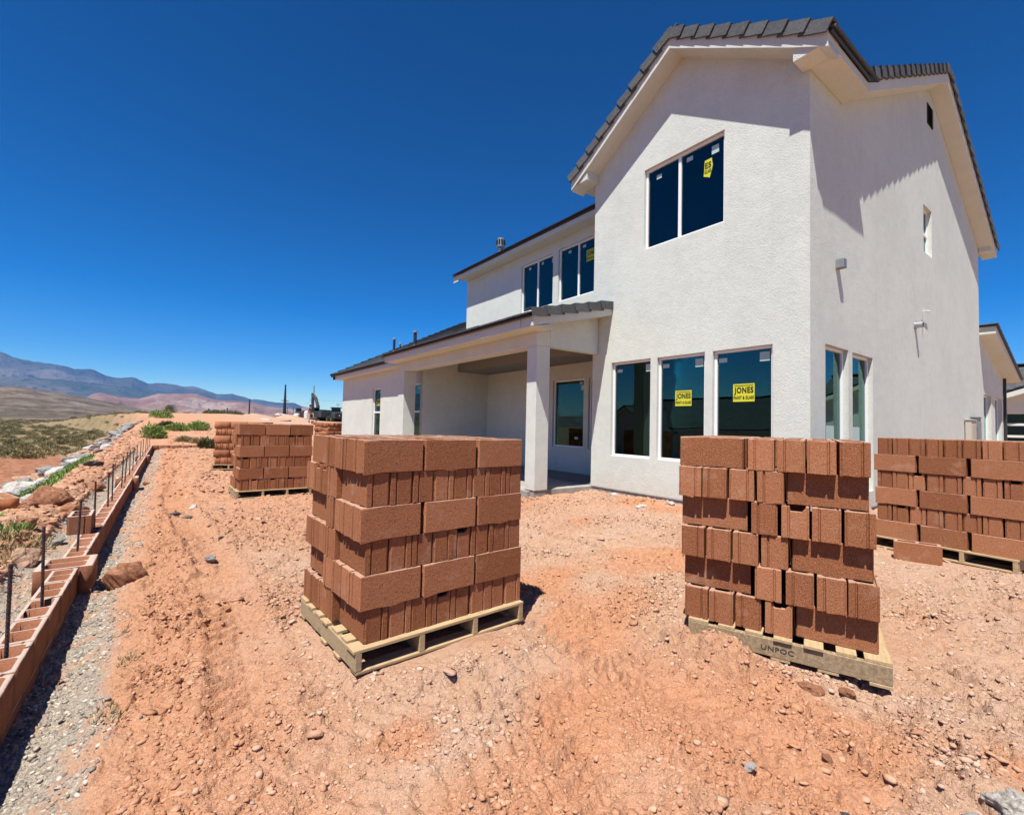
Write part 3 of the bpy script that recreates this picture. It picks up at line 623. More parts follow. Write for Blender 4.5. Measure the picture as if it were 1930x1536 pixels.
# interior: floors, partitions and a door behind the first window
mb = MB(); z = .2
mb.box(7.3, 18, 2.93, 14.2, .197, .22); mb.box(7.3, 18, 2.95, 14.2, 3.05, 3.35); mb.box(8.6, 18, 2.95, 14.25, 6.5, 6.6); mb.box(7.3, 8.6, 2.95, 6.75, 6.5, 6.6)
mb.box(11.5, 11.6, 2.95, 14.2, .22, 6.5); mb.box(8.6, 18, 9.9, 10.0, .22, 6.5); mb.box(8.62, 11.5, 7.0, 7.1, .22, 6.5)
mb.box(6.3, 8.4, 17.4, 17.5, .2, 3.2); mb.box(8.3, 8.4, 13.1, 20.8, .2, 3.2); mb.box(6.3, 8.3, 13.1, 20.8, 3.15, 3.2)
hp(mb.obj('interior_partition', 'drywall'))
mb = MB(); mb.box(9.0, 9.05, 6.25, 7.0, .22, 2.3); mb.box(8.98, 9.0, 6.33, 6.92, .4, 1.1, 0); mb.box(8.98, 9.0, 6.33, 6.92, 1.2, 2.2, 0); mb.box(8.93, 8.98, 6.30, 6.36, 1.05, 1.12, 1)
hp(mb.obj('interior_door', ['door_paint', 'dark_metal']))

# meter pedestals beside the side wall
for i, (x, z, m_, lb) in enumerate(((16.5, 1.80, 'tan_paint', 'tan metal utility pedestal against the stucco side wall'), (17.12, 1.88, 'grey_metal', 'grey metal utility pedestal nearer the lean-to wing windows'))):
    mb = MB(); mb.box(x-.25, x+.25, 2.64, 2.76, .0, z); mb.box(x-.27, x+.27, 2.62, 2.765, z, z+.03); mb.box(x-.21, x+.21, 2.625, 2.64, .3, z-.1)
    o = bevel(mb.obj('utility_pedestal', m_), .008, 2); tag(o, lb, 'utility box')

# ------------------------------------------------------------------ concrete blocks
BL, BW, BH = .397, .141, .1935
def block_mesh(name, mat='block', notch=0, seed=0, chips=1, hx=.076, hy=.046):
    rr = random.Random(seed); g = .012
    def end(sgn):                       # profile of one end: flange, groove, panel
        x = BL/2*sgn; q = [(-BW/2, 0), (-BW/2+.030, 0), (-BW/2+.034, g), (-BW/2+.040, g), (-BW/2+.044, .002), (-.020, .003), (.034, .003), (BW/2-.012, .002), (BW/2-.007, .007), (BW/2, .009)]
        if sgn < 0: q = [(y, d) for y, d in q][::-1]
        return [(x-sgn*d, y*1.0) for y, d in q]
    out = end(1)+[(.2*BL, BW/2), (0, BW/2), (-.2*BL, BW/2)]+end(-1)+[(-.2*BL, -BW/2), (0, -BW/2), (.2*BL, -BW/2)]
    def core(cx):
        pts = []; c = .014
        for sx, sy in ((1, -1), (1, 1), (-1, 1), (-1, -1)):
            for t in ((0, 1) if sx*sy < 0 else (1, 0)):
                pts.append((cx+sx*(hx-(c if t == 0 else 0)), sy*(hy-(c if t == 1 else 0))))
        return pts
    holes = [core(-.088), core(.088)]
    n = len(out); ch = .0028; cx_ = lambda p, k: (p[0]*(1-k/(BL/2)), p[1]*(1-k/(BW/2)))
    lv = [(0, ch), (ch, 0), (BH-ch, 0), (BH, ch)]; mb = MB(); vs = []
    def ztop(p, z):
        if notch and p[0] > BL/2-.03 and -.030 < p[1] < .040 and z > BH/2: return z-.032
        return z
    for z, k in lv:
        for p in out:
            q = cx_(p, k); vs.append((q[0]+rr.uniform(-.0006, .0006), q[1]+rr.uniform(-.0006, .0006), ztop(p, z)+((rr.uniform(-.002, .0012)-(rr.uniform(.004, .012) if rr.random() < .07 else 0)) if chips and z > 0 else 0)))
    fs = [(j*n+i, j*n+(i+1) % n, (j+1)*n+(i+1) % n, (j+1)*n+i) for j in range(3) for i in range(n)]
    hb = []
    for h in holes:
        b0 = len(vs); m = len(h); cxh = sum(p[0] for p in h)/m
        for z, k in ((0, .93), (BH, 1.0)):
            for p in h: vs.append((cxh+(p[0]-cxh)*k, p[1]*k, z-(.034 if notch and z > 0 and p[0] > .14 else 0)))
        fs += [(b0+i, b0+m+i, b0+m+(i+1) % m, b0+(i+1) % m) for i in range(m)]; hb.append((b0, m))
    for top in (0, 1):
        base = 3*n if top else 0; idx = [base+i for i in range(n)]; rings = [[Vector((vs[i][0], vs[i][1], 0)) for i in idx]]; flat = list(idx)
        for b0, m in hb: ids = [b0+top*m+i for i in range(m)]; rings.append([Vector((vs[i][0], vs[i][1], 0)) for i in ids]); flat += ids
        fs += [tuple(flat[i] for i in t) for t in tessellate_polygon(rings)]
    mb.add(vs, fs); return mb.mesh(name, mat)
BM = [block_mesh('block%d' % i, seed=i) for i in range(4)]; BN = [block_mesh('blockn%d' % i, notch=1, seed=9+i) for i in range(2)]
VP = [], []
class Merge:                              # many copies of a mesh gathered in one object
    def __init__(s): s.V = []; s.L = []; s.S = []; s.T = []; s.n = 0; s.nl = 0
    def add(s, me, M):
        key = me.name
        if key not in Merge.cache:
            co = np.empty(len(me.vertices)*3); me.vertices.foreach_get('co', co); li = np.empty(len(me.loops), int); me.loops.foreach_get('vertex_index', li)
            ls = np.empty(len(me.polygons), int); me.polygons.foreach_get('loop_start', ls); Merge.cache[key] = (co.reshape(-1, 3), li, ls)
        co, li, ls = Merge.cache[key]; A = np.array(M); s.V.append(co@A[:3, :3].T+A[:3, 3]); s.L.append(li+s.n); s.S.append(ls+s.nl); s.n += len(co); s.nl += len(li)
    def obj(s, name, mat, smooth=False):
        me = bpy.data.meshes.new(name); me.vertices.add(s.n); me.vertices.foreach_set('co', np.concatenate(s.V).ravel()); me.loops.add(s.nl); me.loops.foreach_set('vertex_index', np.concatenate(s.L).astype(np.int32))
        st = np.concatenate(s.S); me.polygons.add(len(st)); me.polygons.foreach_set('loop_start', st.astype(np.int32)); me.update(calc_edges=True); me.materials.append(MT[mat])
        if smooth: me.shade_smooth()
        return link(name, me)
Merge.cache = {}
REST = Merge()
def layer(kind, rec=.03):
    """blocks of a layer: (u, v, along, side, index) — along 0: long side lies along u"""
    o = []
    px, py = .41, .1465
    if kind == 'A':
        for j in range(4):
            for i in range(3): o.append((i*px+BL/2, j*py+BW/2, 0, i, j))
        for i in range(8): o.append((rec+i*.1475+BW/2, 4*py+.012+BL/2, 1, i, 4))
    else:
        for i in range(8): o.append((rec+i*.1475+BW/2, .004+BL/2, 1, i, 0))
        for j in range(4):
            for i in range(3): o.append((i*px+BL/2, .012+BL+j*py+BW/2, 0, i, 1+j))
    return o
def stack(O, ang, parity, where, jit=.004, lean=(0, 0), indiv=True, spread=1.0, seed=1, gap=None, vs=1.0, rec=.03):
    rr = random.Random(seed); z = O[2]; Mx = Matrix.Translation(Vector(O)) @ Matrix.Rotation(ang, 4, 'Z'); c, s = math.cos(ang), math.sin(ang)
    for k in range(6):
        kind = 'AB'[(k+parity) % 2]
        for (u, v, al, i, j) in layer(kind, rec):
            near = (kind == 'A' and j == 0) or (kind == 'B' and j == 0); side = i == 0; far_ = (kind == 'A' and j == 4) or (kind == 'B' and j == 4); oth = (al == 0 and i == 2) or (al == 1 and i == 7)
            if not (near or side or far_ or oth or k == 5): continue
            vis = near or side or k == 5
            uu, vv = u*spread+lean[0]*k, v*spread*vs+lean[1]*k
            rz = rr.uniform(-.006, .006)
            if gap and side and al == 0: g_ = gap(k, kind, j); uu += g_[0]; vv += g_[1]; rz += g_[2]
            uu += rr.uniform(-jit, jit); vv += rr.uniform(-jit, jit)*.6; zz = k*(BH+.0018)
            flip = math.pi if rr.random() < .5 else 0
            nt_ = rr.random() < .13 and k < 5
            if nt_: flip = (math.pi if al == 0 else -math.pi/2-math.pi/2) if al == 0 else 0
            a_ = (math.pi/2 if al else 0)+flip+rz
            if nt_ and al: a_ = -math.pi/2+rz
            me = (BN if nt_ else BM)[rr.randrange(2 if nt_ else 4)]
            W = Mx @ Matrix.Translation((uu, vv, zz)) @ Matrix.Rotation(a_, 4, 'Z')
            if not (indiv and vis): REST.add(me, W); continue
            o = link('concrete_block', me); o.matrix_world = W
            cr = ('bottom course' if k == 0 else 'top course' if k == 5 else ORD[k]+' course')
            if near: f = 'grooved end' if al else 'smooth side'; ps = f'{ORD[i]} from {where[1]} corner, {where[2]} face'
            elif side: f = 'grooved end' if al == 0 else 'smooth side'; ps = f'{ORD[j]} row back, {where[3]} face'
            else: f = 'hollow top'; ps = f'{ORD[i]} across, {ORD[j]} row back'
            tag(o, f'brown block, {f}, {cr}, {ps}, {where[0]}', 'concrete block', f'concrete blocks of the {where[0]}')
def pallet(O, ang, label, txt=None, mats=('pallet_wood', 'pallet_wood_grey'), slim=1.0, seed=1):
    rr = random.Random(seed); root = empty('pallet', O, ang); tag(root, label, 'pallet', 'wooden pallets under the block stacks')
    L, D = 1.24, 1.04; x0, y0 = -.02, -.03
    for i in range(4):
        mb = MB(); x = x0+(.0, .40, .80, 1.20)[i]; mb.box(x, x+.038, y0, y0+D, .018, .118)
        ms = [mats[1] if i == 0 else mats[0]]
        if i == 0 and txt:
            vs, fs = letters(txt[0], txt[2], .030, .02, 1.1); mb.add([(x-.0015, y0+txt[1]-a, .05+b) for a, b in vs], fs, 1); ms.append('stamp_ink')
        o = mb.obj('stringer', ms, root, fixn=not txt); bevel(o, .003)
    for i in range(7):
        w_ = .095 if i not in (0, 6) else .12; y = y0+i*(D-.12)/6; mb = MB(); a = rr.uniform(-.012, .014); mb.box(x0-.004+a, x0+L+.01+a, y, y+w_, .1185, .137); bevel(mb.obj('deck_board', mats[0 if i else 0], root), .002)
    for i in range(5):
        y = y0+i*(D-.10)/4; mb = MB(); a = rr.uniform(-.01, .01); mb.box(x0+a, x0+L+a, y, y+.10, 0, .0175); bevel(mb.obj('bottom_board', mats[0], root), .002)
    return root
P0 = .1385
S1 = (.905, 2.66, .005); A1 = R(3.6)
pallet(S1, A1, 'pale wooden pallet under the nearest central block stack', seed=1)
stack((S1[0], S1[1], S1[2]+P0), A1, 1, ('central stack', 'left', 'front', 'left'), lean=(-.002, 0), seed=3, vs=1.035, rec=.042)
S2 = (3.16, .862, .058); A2 = R(21)
pallet(S2, A2, 'weathered pallet half buried in dirt with stamped lettering, under the right stack', ('UNPOC', .62, .17), mats=('pallet_wood', 'pallet_wood_grey'), seed=2)
def gap2(k, kind, j):
    rr = random.Random(k*7+j)
    g_ = rr.uniform(-.006, .006)
    if kind == 'A' and j == 3: return (g_, .012, .03)
    if kind == 'B' and j == 1: return (g_+.01, -.012, -.035)
    return (g_, 0, 0)
stack((S2[0], S2[1], S2[2]+P0), A2, 1, ('right front stack', 'near', 'right', 'front'), lean=(0, .011), spread=1.01, vs=1.045, rec=.062, seed=5, jit=.006, gap=gap2)
S3 = (6.95, 2.0, .058); A3 = R(-95)
pallet(S3, A3, 'yellowish pallet under the block stack beside the stucco side wall', seed=3)
stack((S3[0], S3[1], S3[2]+P0), A3, 0, ('stack by house', 'left', 'front', 'left'), seed=8, spread=1.05)
S4 = (1.0, 9.4, gm_(1, 9)+.02); A4 = R(1)
pallet(S4, A4, 'wooden pallet under the block stack left of the patio', seed=4)
stack((S4[0], S4[1], S4[2]+P0), A4, 1, ('left stack', 'left', 'front', 'left'), spread=1.0, seed=11)
S5 = (1.0, 15.1, gm_(1, 14.7)+.02); A5 = R(-24)
pallet(S5, A5, 'wooden pallet under the farthest of the left block stacks', seed=5); stack((S5[0], S5[1], S5[2]+P0), A5, 1, None, indiv=False, seed=12, spread=1.0)
S6 = (5.7, 21.7, gm_(6, 22)-.02); A6 = R(20)
pallet(S6, A6, 'wooden pallet under the block stack behind the garage wing corner', seed=6); stack((S6[0], S6[1], S6[2]+P0), A6, 1, None, indiv=False, seed=13)
S7 = (-3.2, 11.3, -1.36); A7 = R(20)
pallet(S7, A7, 'wooden pallet under the block stack below the rock bank', seed=7); stack((S7[0], S7[1], S7[2]+P0), A7, 1, None, indiv=False, seed=14)
tag(REST.obj('concrete_blocks', 'block'), 'remaining brown blocks stacked on pallets around the yard', 'concrete blocks', None, 'stuff')
o = link('concrete_block', BM[1]); a_, b_ = Vector((6.50, 1.71)), Vector((6.61, 1.32)); m_ = (a_+b_)/2
o.matrix_world = Matrix.Translation((m_.x+.05, m_.y, .05)) @ Matrix.Rotation(math.atan2(b_.y-a_.y, b_.x-a_.x), 4, 'Z'); tag(o, 'single loose brown block standing on the dirt in front of the stack by house', 'concrete block', 'loose concrete blocks')

# ------------------------------------------------------------------ low block wall with reinforcing bars
wallE = empty('retaining_wall', (-.642, 1.0, 0)); tag(wallE, 'long low wall of hollow reddish blocks in a gravel trench', 'block wall')
WB = [block_mesh('wallblock%d' % i, 'wall_block', seed=30+i, chips=0, hx=.083, hy=.051) for i in range(3)]
def wpart(mg, name, mat):
    o = mg.obj(name, mat); o.parent = wallE; o.matrix_parent_inverse = Matrix.Translation((.642, -1.0, 0)); return o
ZT = .15; mg = Merge(); y = .9
pil = [5.30, 12.35, 19.1]
mgs = []; seg = 0
while y < 26.1:
    if any(p-.02 < y < p+.38 for p in pil): wpart(mg, 'wall_section', 'wall_block'); mg = Merge(); y = [p for p in pil if p-.02 < y < p+.38][0]+.41; continue
    step = BL+.006
    nx = [p for p in pil if p > y]
    L = min(step, (nx[0] if nx else 99)-y); sx = (L-.006)/BL
    if sx > .15: mg.add(WB[random.randrange(3)], Matrix.Translation((-.642+random.uniform(-.002, .002), y+L/2, ZT-BH+random.uniform(-.002, .001))) @ Matrix.Rotation(math.pi/2, 4, 'Z') @ Matrix.Diagonal((sx, 1.12, 1, 1)))
    y += L if L < step else step
wpart(mg, 'wall_section', 'wall_block')
for p in pil:
    mg = Merge()
    for dz in (0, -BH-.004): mg.add(WB[0], Matrix.Translation((-.655, p+.2, ZT-BH+.006+dz)) @ Matrix.Rotation(math.pi/2, 4, 'Z') @ Matrix.Diagonal((1.0, 2.55, 1, 1)))
    wpart(mg, 'pilaster', 'wall_block')
mg = Merge(); x = -.72
while x < 1.0: mg.add(WB[1], Matrix.Translation((x+BL/2, 26.25, ZT-BH))); x += BL+.006
wpart(mg, 'wall_section', 'wall_block')
mg = Merge(); y = .7
while y < 26.0: mg.add(WB[random.randrange(3)], Matrix.Translation((-.642, y+BL/2, ZT-2*BH-.004)) @ Matrix.Rotation(math.pi/2, 4, 'Z') @ Matrix.Diagonal((1, 1.12, 1, 1))); y += BL+.006
wpart(mg, 'lower_course', 'wall_block')
mb = MB(); mb.box(-.80, -.48, .9, 26.2, -.45, ZT-2*BH-.01); o = mb.obj('footing', 'concrete'); o.parent = wallE; o.matrix_parent_inverse = Matrix.Translation((.642, -1.0, 0))
o = link('concrete_block', WB[2]); o.matrix_world = Matrix.Translation((-.735, 6.93, ZT+.003)) @ Matrix.Rotation(math.pi/2+.03, 4, 'Z') @ Matrix.Diagonal((1, 1.35, 1, 1)); tag(o, 'single hollow block sitting on top of the low wall beside a steel bar', 'concrete block', 'loose concrete blocks')
bars = [(3.60, .62), (4.48, .65), (5.93, .62), (7.2, .66), (8.65, .62), (9.25, .70), (10.9, .70), (11.6, .72), (13.0, .68), (14.0, .70), (15.7, .68), (17.5, .7), (19.0, .7), (21, .7), (23.2, .7), (25.2, .7)]
for i, (y, zt) in enumerate(bars):
    mb = MB(); dx, dy = random.uniform(-.02, .02), random.uniform(-.02, .02); z0 = -.05; n = 8; vs = []; rings = int((zt-z0)/.011); 
    for j in range(rings+1):
        t = j/rings; r_ = .0098 if j % 2 else .0082
        for q in range(n): a = 2*math.pi*q/n; vs.append((-.645+dx*t+math.cos(a)*r_, y+dy*t+math.sin(a)*r_, z0+(zt-z0)*t))
    fs = [(j*n+q, j*n+(q+1) % n, (j+1)*n+(q+1) % n, (j+1)*n+q) for j in range(rings) for q in range(n)]+[tuple(rings*n+q for q in range(n))]
    mb.add(vs, fs); tag(mb.obj('steel_bar', 'rebar_steel', fixn=False), f'dark ribbed steel bar in the low block wall, {ordinal(i+1)} from its near end', 'rebar', 'steel bars standing in the low wall')

# ------------------------------------------------------------------ rocks
def rock_mesh(name, seed, sub=3, rough=.3, flat=.7, cuts=7, mat='rock_red'):
    rr = random.Random(seed); bm = bmesh.new(); bmesh.ops.create_icosphere(bm, subdivisions=sub, radius=1)
    co = np.array([v.co[:] for v in bm.verts]); pl = []
    for i in range(cuts):
        n_ = Vector((rr.gauss(0, 1), rr.gauss(0, 1), rr.gauss(0, .8))).normalized(); pl.append((np.array(n_), rr.uniform(.55, .85)))
    for n_, d in pl:
        t = co@n_; m = t > d; co[m] -= np.outer((t[m]-d)*.92, n_)
    ph = rr.uniform(0, 50)
    r_ = 1+rough*(fbm(co[:, 0]*1.3+ph+co[:, 2], co[:, 1]*1.3+ph-co[:, 2]*.7, 1.0, 4, .55, seed)); co *= r_[:, None]
    co[:, 0] *= rr.uniform(.9, 1.25); co[:, 2] *= flat
    for v, c in zip(bm.verts, co): v.co = c
    me = bpy.data.meshes.new(name); bm.to_mesh(me); bm.free(); me.materials.append(MT[mat]); return me
RM = {m: [rock_mesh('%s%d' % (m, i), 100+i*7+len(m), 3, .35, .62, 8, m) for i in range(4)] for m in ('rock_red', 'rock_tan', 'rock_white', 'rock_grey', 'rock_dark')}
def rock(m, x, y, s, label, name='rock', cat='rock', group=None, dz=0, var=None, sc_=(1, 1, 1), rz=None, z=None):
    o = link(name, RM[m][random.randrange(4) if var is None else var]); z = gz(x, y) if z is None else z
    o.location = (x, y, z+s*.28*sc_[2]+dz); o.scale = (s*sc_[0], s*sc_[1], s*sc_[2]); o.rotation_euler = (random.uniform(-.3, .3), random.uniform(-.3, .3), random.uniform(0, 6.28) if rz is None else rz)
    tag(o, label, cat, group); return o
big = rock('rock_red', -.27, 5.30, .17, 'large reddish brown boulder beside the low wall step', sc_=(1.25, .9, 1.05), rz=.2, var=1)
big.data = rock_mesh('boulder', 81, 5, .4, .8, 11, 'rock_red'); big.scale *= .88
b2 = rock('rock_grey', 2.63, .30, .10, 'large pale grey rock in the dirt near the right stack, closest to the viewer', sc_=(1.2, 1, 1), var=2, dz=-.01); b2.data = rock_mesh('boulder2', 78, 5, .4, .75, 9, 'rock_white')
rock('rock_white', 2.47, .40, .03, 'small chalky rock beside the large pale grey rock')
rock('rock_tan', -1.16, 6.75, .15, 'round pale boulder on the bank beside the steel bars', var=0).data = rock_mesh('boulder3', 79, 4, .4, .85, 7, 'rock_tan')
for i, (x, y, s, m, lb) in enumerate(((-1.42, 9.9, .22, 'rock_red', 'large rust red boulder on the bank behind the loose block'), (-1.10, 9.6, .19, 'rock_red', 'smooth orange brown boulder just left of the loose block'), (-1.58, 9.45, .11, 'rock_red', 'small rust red boulder at the foot of the rust boulders'),
    (-1.15, 12.6, .15, 'rock_red', 'reddish boulder on the bank between wall and rock row'), (-1.55, 16.2, .17, 'rock_dark', 'flat dark boulder on top of the bank'), (-1.75, 11.2, .15, 'rock_grey', 'grey boulder at the edge of the bank near the lower stack'), (-1.35, 8.0, .10, 'rock_red', 'flat red rock on the bank near the third bar'), (-1.02, 7.7, .08, 'rock_grey', 'flat grey rock beside the red rock on the bank'))):
    o = rock(m, x, y, s, lb, group='boulders on the bank', var=i % 4); 
    if s > .14: o.data = rock_mesh('bank%d' % i, 200+i, 4, .45, .75, 8, m)
for x, y, s, m, lb in ((-.35, 13, .09, 'rock_red', 'red clod beside the far half of the wall trench'), (.35, 8.9, .07, 'rock_white', 'pale flat stone in the dirt left of the left stack'), (.12, 8.4, .075, 'rock_dark', 'dark stone pair member nearest the trench in the orange dirt'), (.25, 8.1, .08, 'rock_dark', 'dark brown stone in orange dirt beside the dark pair'),
    (.72, 8.6, .05, 'rock_white', 'small white stone in the orange dirt before the left stack'), (.55, 6.4, .05, 'rock_dark', 'small dark stone in the orange dirt between wall and central stack'), (.38, 5.5, .06, 'rock_grey', 'small grey stone in the orange dirt between wall and central stack'),
    (6.2, 4.9, .075, 'rock_white', 'white plaster lump on the dirt before the patio corner'), (6.35, 4.95, .05, 'rock_white', 'little white lump beside the bigger plaster lump'), (6.9, 6.05, .08, 'rock_white', 'white plaster pile against the house footing'), (6.6, 4.2, .06, 'rock_dark', 'dark clod on the dirt before the gable windows'), (6.95, 4.85, .07, 'rock_white', 'white lump against the footing beside the right stack'),
    (1.62, .62, .018, 'rock_dark', 'small dark pebble in orange soil before the right stack'), (2.05, .68, .022, 'rock_dark', 'grey oval pebble in the soil before the large pale rock'), (2.35, .85, .028, 'rock_red', 'elongated brown stone before the right pallet'), (2.88, 1.12, .055, 'rock_red', 'crumbly brown clod at the foot of the right pallet'), (3.0, .98, .04, 'rock_red', 'small reddish clod beside the right pallet corner'),
    (1.70, .48, .022, 'rock_white', 'small white stone in soil near the viewer'), (1.35, .80, .030, 'rock_dark', 'greenish dark pebble in orange soil near the viewer'), (3.35, .28, .085, 'rock_red', 'flat reddish slab of dirt near the big pale rock'), (1.98, 1.0, .024, 'rock_white', 'white pebble cluster stone in the orange patch')):
    rock(m, x, y, s, lb, group='loose stones in the yard')
# row of rip-rap along the crest of the bank
rr = random.Random(5); pts = []
for i in range(120):
    t = i/119; y = 11.5+43*(t**1.35); x = float(crest(y))-rr.uniform(-.05, 1.0)*(.75+.3*(y > 16)); pts.append((y, x))
pts.sort()
for i, (y, x) in enumerate(pts):
    m = rr.choice(['rock_grey', 'rock_grey', 'rock_white', 'rock_tan', 'rock_dark' if i % 3 == 0 else 'rock_grey']); s = rr.uniform(.11, .26)*(1+.012*(y-11)); cl = {'rock_grey': 'grey', 'rock_white': 'whitish', 'rock_tan': 'tan', 'rock_dark': 'dark'}[m]
    rock(m, x, y, s, f'{cl} angular rock along the bank crest, {ordinal(i+1)} from the near end', group='rocks along the bank crest', dz=.02, z=gm_(x, y))

# clods and pebbles, nobody could count them
def scatter():
    # small low-poly variants
    var = []
    for i in range(8):
        rr = random.Random(i); bm = bmesh.new(); bmesh.ops.create_icosphere(bm, subdivisions=2 if i < 3 else 1, radius=1 if i < 3 else 1.15)
        for v in bm.verts: v.co *= rr.uniform(.55, 1.2); v.co.z *= .8
        me = bpy.data.meshes.new('c%d' % i); bm.to_mesh(me); bm.free(); var.append(me)
    def run(name, mat, label, n, gen, fl=None):
        g_ = np.random.default_rng(hash(name) % 1000 if False else len(name)*13); mg = Merge(); P = gen(g_, n); Z = height(P[:, 0], P[:, 1])
        for k in range(len(P)):
            x, y, s = P[k]; a = g_.uniform(0, 6.28); me = var[int(g_.integers(0, 3)) if (s > .02 and not fl) else int(g_.integers(3, 8)) if not fl else int(g_.integers(0, 8))]
            M = Matrix.Translation((x, y, Z[k]+s*g_.uniform(-.35, .2))) @ Matrix.Rotation(a, 4, 'Z') @ Matrix.Rotation(g_.uniform(-.6, .6)*(.7 if fl else 1), 4, 'X') @ Matrix.Diagonal((s*g_.uniform(.8, 1.5), s, s*(fl or g_.uniform(.6, 1)), 1)); mg.add(me, M)
        o = mg.obj(name, mat, False)
        co = np.concatenate(mg.V); at_ = o.data.attributes.new('orange', 'FLOAT', 'POINT'); at_.data.foreach_set('value', orange(co[:, 0], co[:, 1]).astype(np.float32)); tag(o, label, 'stones', None, 'stuff')
    def yard(g_, n):
        out = []
        r = 1.2*np.exp(g_.uniform(0, 1, n*9)**.8*math.log(22)); a = np.radians(g_.uniform(-14, 88, n*9)); x, y = r*np.sin(a), r*np.cos(a)
        dens = ss(-.04, .22, fbm(x, y, .8, 3, .55, 61)+.12*np.sin(x*2.1+y*3.3))*ss(-.1, .25, fbm(x, y, .35, 2, .5, 15)+.1); keep = (g_.uniform(0, 1, len(x)) < dens*.75+.22) & (x > -.1) & ~((x > 7.0) & (y > 2.7)) & ~((x > 5.4) & (y > 6.7)) & ~((np.hypot(x-1.5, y-3.2) < .72)) & ~(np.hypot(x-3.6, y-1.6) < .7)
        x, y = x[keep][:n], y[keep][:n]; tracks(x, y); kk = g_.uniform(0, 1, len(x)) > TM[0]*.7; x, y = x[kk], y[kk]; s = .0028+.011*g_.power(.14, len(x)); s = s*(1+.10*np.hypot(x, y)); return np.stack([x, y, s], 1)
    run('dirt_clods', 'clod', 'crumbled red clods strewn over the yard', 120000, yard)
    def plates(g_, n):
        x, y, s = yard(g_, n).T; x = x+g_.normal(0, .05, len(x)); s = (.012+.024*g_.power(.4, len(x)))*(1+.06*np.hypot(x, y)); return np.stack([x, y, s], 1)
    run('dirt_plates', 'clod', 'tilted dried mud plates in the churned strips of the yard', 700, plates, .30)
    def peb(g_, n):
        x, y, s = yard(g_, n).T; x = x+g_.normal(0, .25, len(x)); y = y+g_.normal(0, .25, len(x)); return np.stack([x, y, s*.6], 1)
    run('pebbles', 'pebble', 'pale and dark pebbles strewn over the yard', 1300, peb)
    def grav(g_, n):
        y = .9+g_.power(.45, n)*25; side = g_.uniform(0, 1, n) < .62
        x = np.where(side, g_.uniform(-.56, -.20, n)+.06*np.sin(y*5), g_.uniform(-1.15, -.72, n)); s = g_.uniform(.004, .0115, n)*(1+.05*y); return np.stack([x, y, s], 1)
    run('gravel', 'gravel', 'loose grey gravel in the wall trench', 12000, grav)
    def bank(g_, n):
        y = 5+g_.power(.6, n)*35; x = crest(y)+g_.uniform(-.4, 1.4, n); x = np.minimum(x, -1.2); s = g_.uniform(.01, .05, n)*(1+.02*y); return np.stack([x, y, s], 1)
    run('bank_rubble', 'clod', 'broken red rubble on the bank beside the wall', 2600, bank)
    def yard2(g_, n):
        y = 10+g_.power(.7, n)*40; x = g_.uniform(-.1, 5, n)*(1+(y-10)/30); s = g_.uniform(.012, .04, n)*(1+.02*y); k_ = ~((x > 5.2) & (y < 22)); return np.stack([x, y, s], 1)[k_]
    run('yard_rubble', 'clod', 'pinkish clods on the dirt behind the left stacks', 2600, yard2)
k = NB('clod'); isl = k.n('NewGeometry').outputs['Random Per Island']; v = k.pos(); oa = k.n('Attribute'); oa.attribute_name = 'orange'
pale = k.ramp(isl, [(0, (.33, .19, .125)), (.4, (.41, .26, .18)), (.8, (.44, .30, .22)), (1, (.49, .36, .28))]); ora = k.ramp(isl, [(0, (.30, .125, .06)), (.5, (.40, .175, .085)), (1, (.46, .24, .14))])
k.fin(k.mix(oa.outputs['Fac'], pale, ora), .95, k.bump(k.noise(v, 90, 4), .003, .9), .1)
k = NB('pebble'); isl = k.n('NewGeometry').outputs['Random Per Island']; k.fin(k.ramp(isl, [(0, (.08, .065, .06)), (.2, (.2, .17, .15)), (.5, (.36, .26, .20)), (1, (.56, .51, .45))]), .85)
k = NB('gravel'); isl = k.n('NewGeometry').outputs['Random Per Island']; k.fin(k.ramp(isl, [(0, (.14, .12, .10)), (.5, (.29, .25, .205)), (1, (.48, .43, .36))]), .9)
scatter()

# ------------------------------------------------------------------ plants
def leafy(mb, c, r_, h, n, ls, rr, up=.5, shape='dome'):
    for i in range(n):
        a = rr.uniform(0, 6.28); q = rr.random()**.5; zz = rr.random()**.7; rad = r_*q*(1-.35*zz) if shape == 'dome' else r_*q
        p = Vector((c[0]+math.cos(a)*rad, c[1]+math.sin(a)*rad, c[2]+h*zz*(1-.45*q*q)*rr.uniform(.75, 1.1))); d = Vector((math.cos(a)*q*.8+rr.gauss(0, .4), math.sin(a)*q*.8+rr.gauss(0, .4), up+rr.random())).normalized()
        s = d.cross(Vector((rr.gauss(0, 1), rr.gauss(0, 1), .1))).normalized(); l = ls*rr.uniform(.6, 1.4); w_ = l*.16
        mb.add([p-s*w_, p+s*w_, p+d*l+s*w_*.3, p+d*l-s*w_*.3], [(0, 1, 2, 3)])
def bush(x, y, r_, h, n, ls, mat, label, group='bushes on the dirt', seed=1, up=.5, z=None):
    rr = random.Random(seed); root = empty('bush', (x, y, (gm_(x, y) if z is None else z)-.02)); tag(root, label, 'bush', group); mb = MB()
    for k_ in range(6): a = rr.uniform(0, 6.28); leafy(mb, (math.cos(a)*r_*.45, math.sin(a)*r_*.45, 0), r_*rr.uniform(.45, .75), h*rr.uniform(.7, 1.05), n//6, ls, rr, up)
    mb.obj('foliage', mat, root, fixn=False); mb = MB()
    for k_ in range(9): a = rr.uniform(0, 6.28); t = rr.uniform(.3, .9); mb.tube((0, 0, 0), (math.cos(a)*r_*t, math.sin(a)*r_*t, h*rr.uniform(.5, .9)), .012, .004, 5)
    mb.obj('stem', 'brush_dry', root)
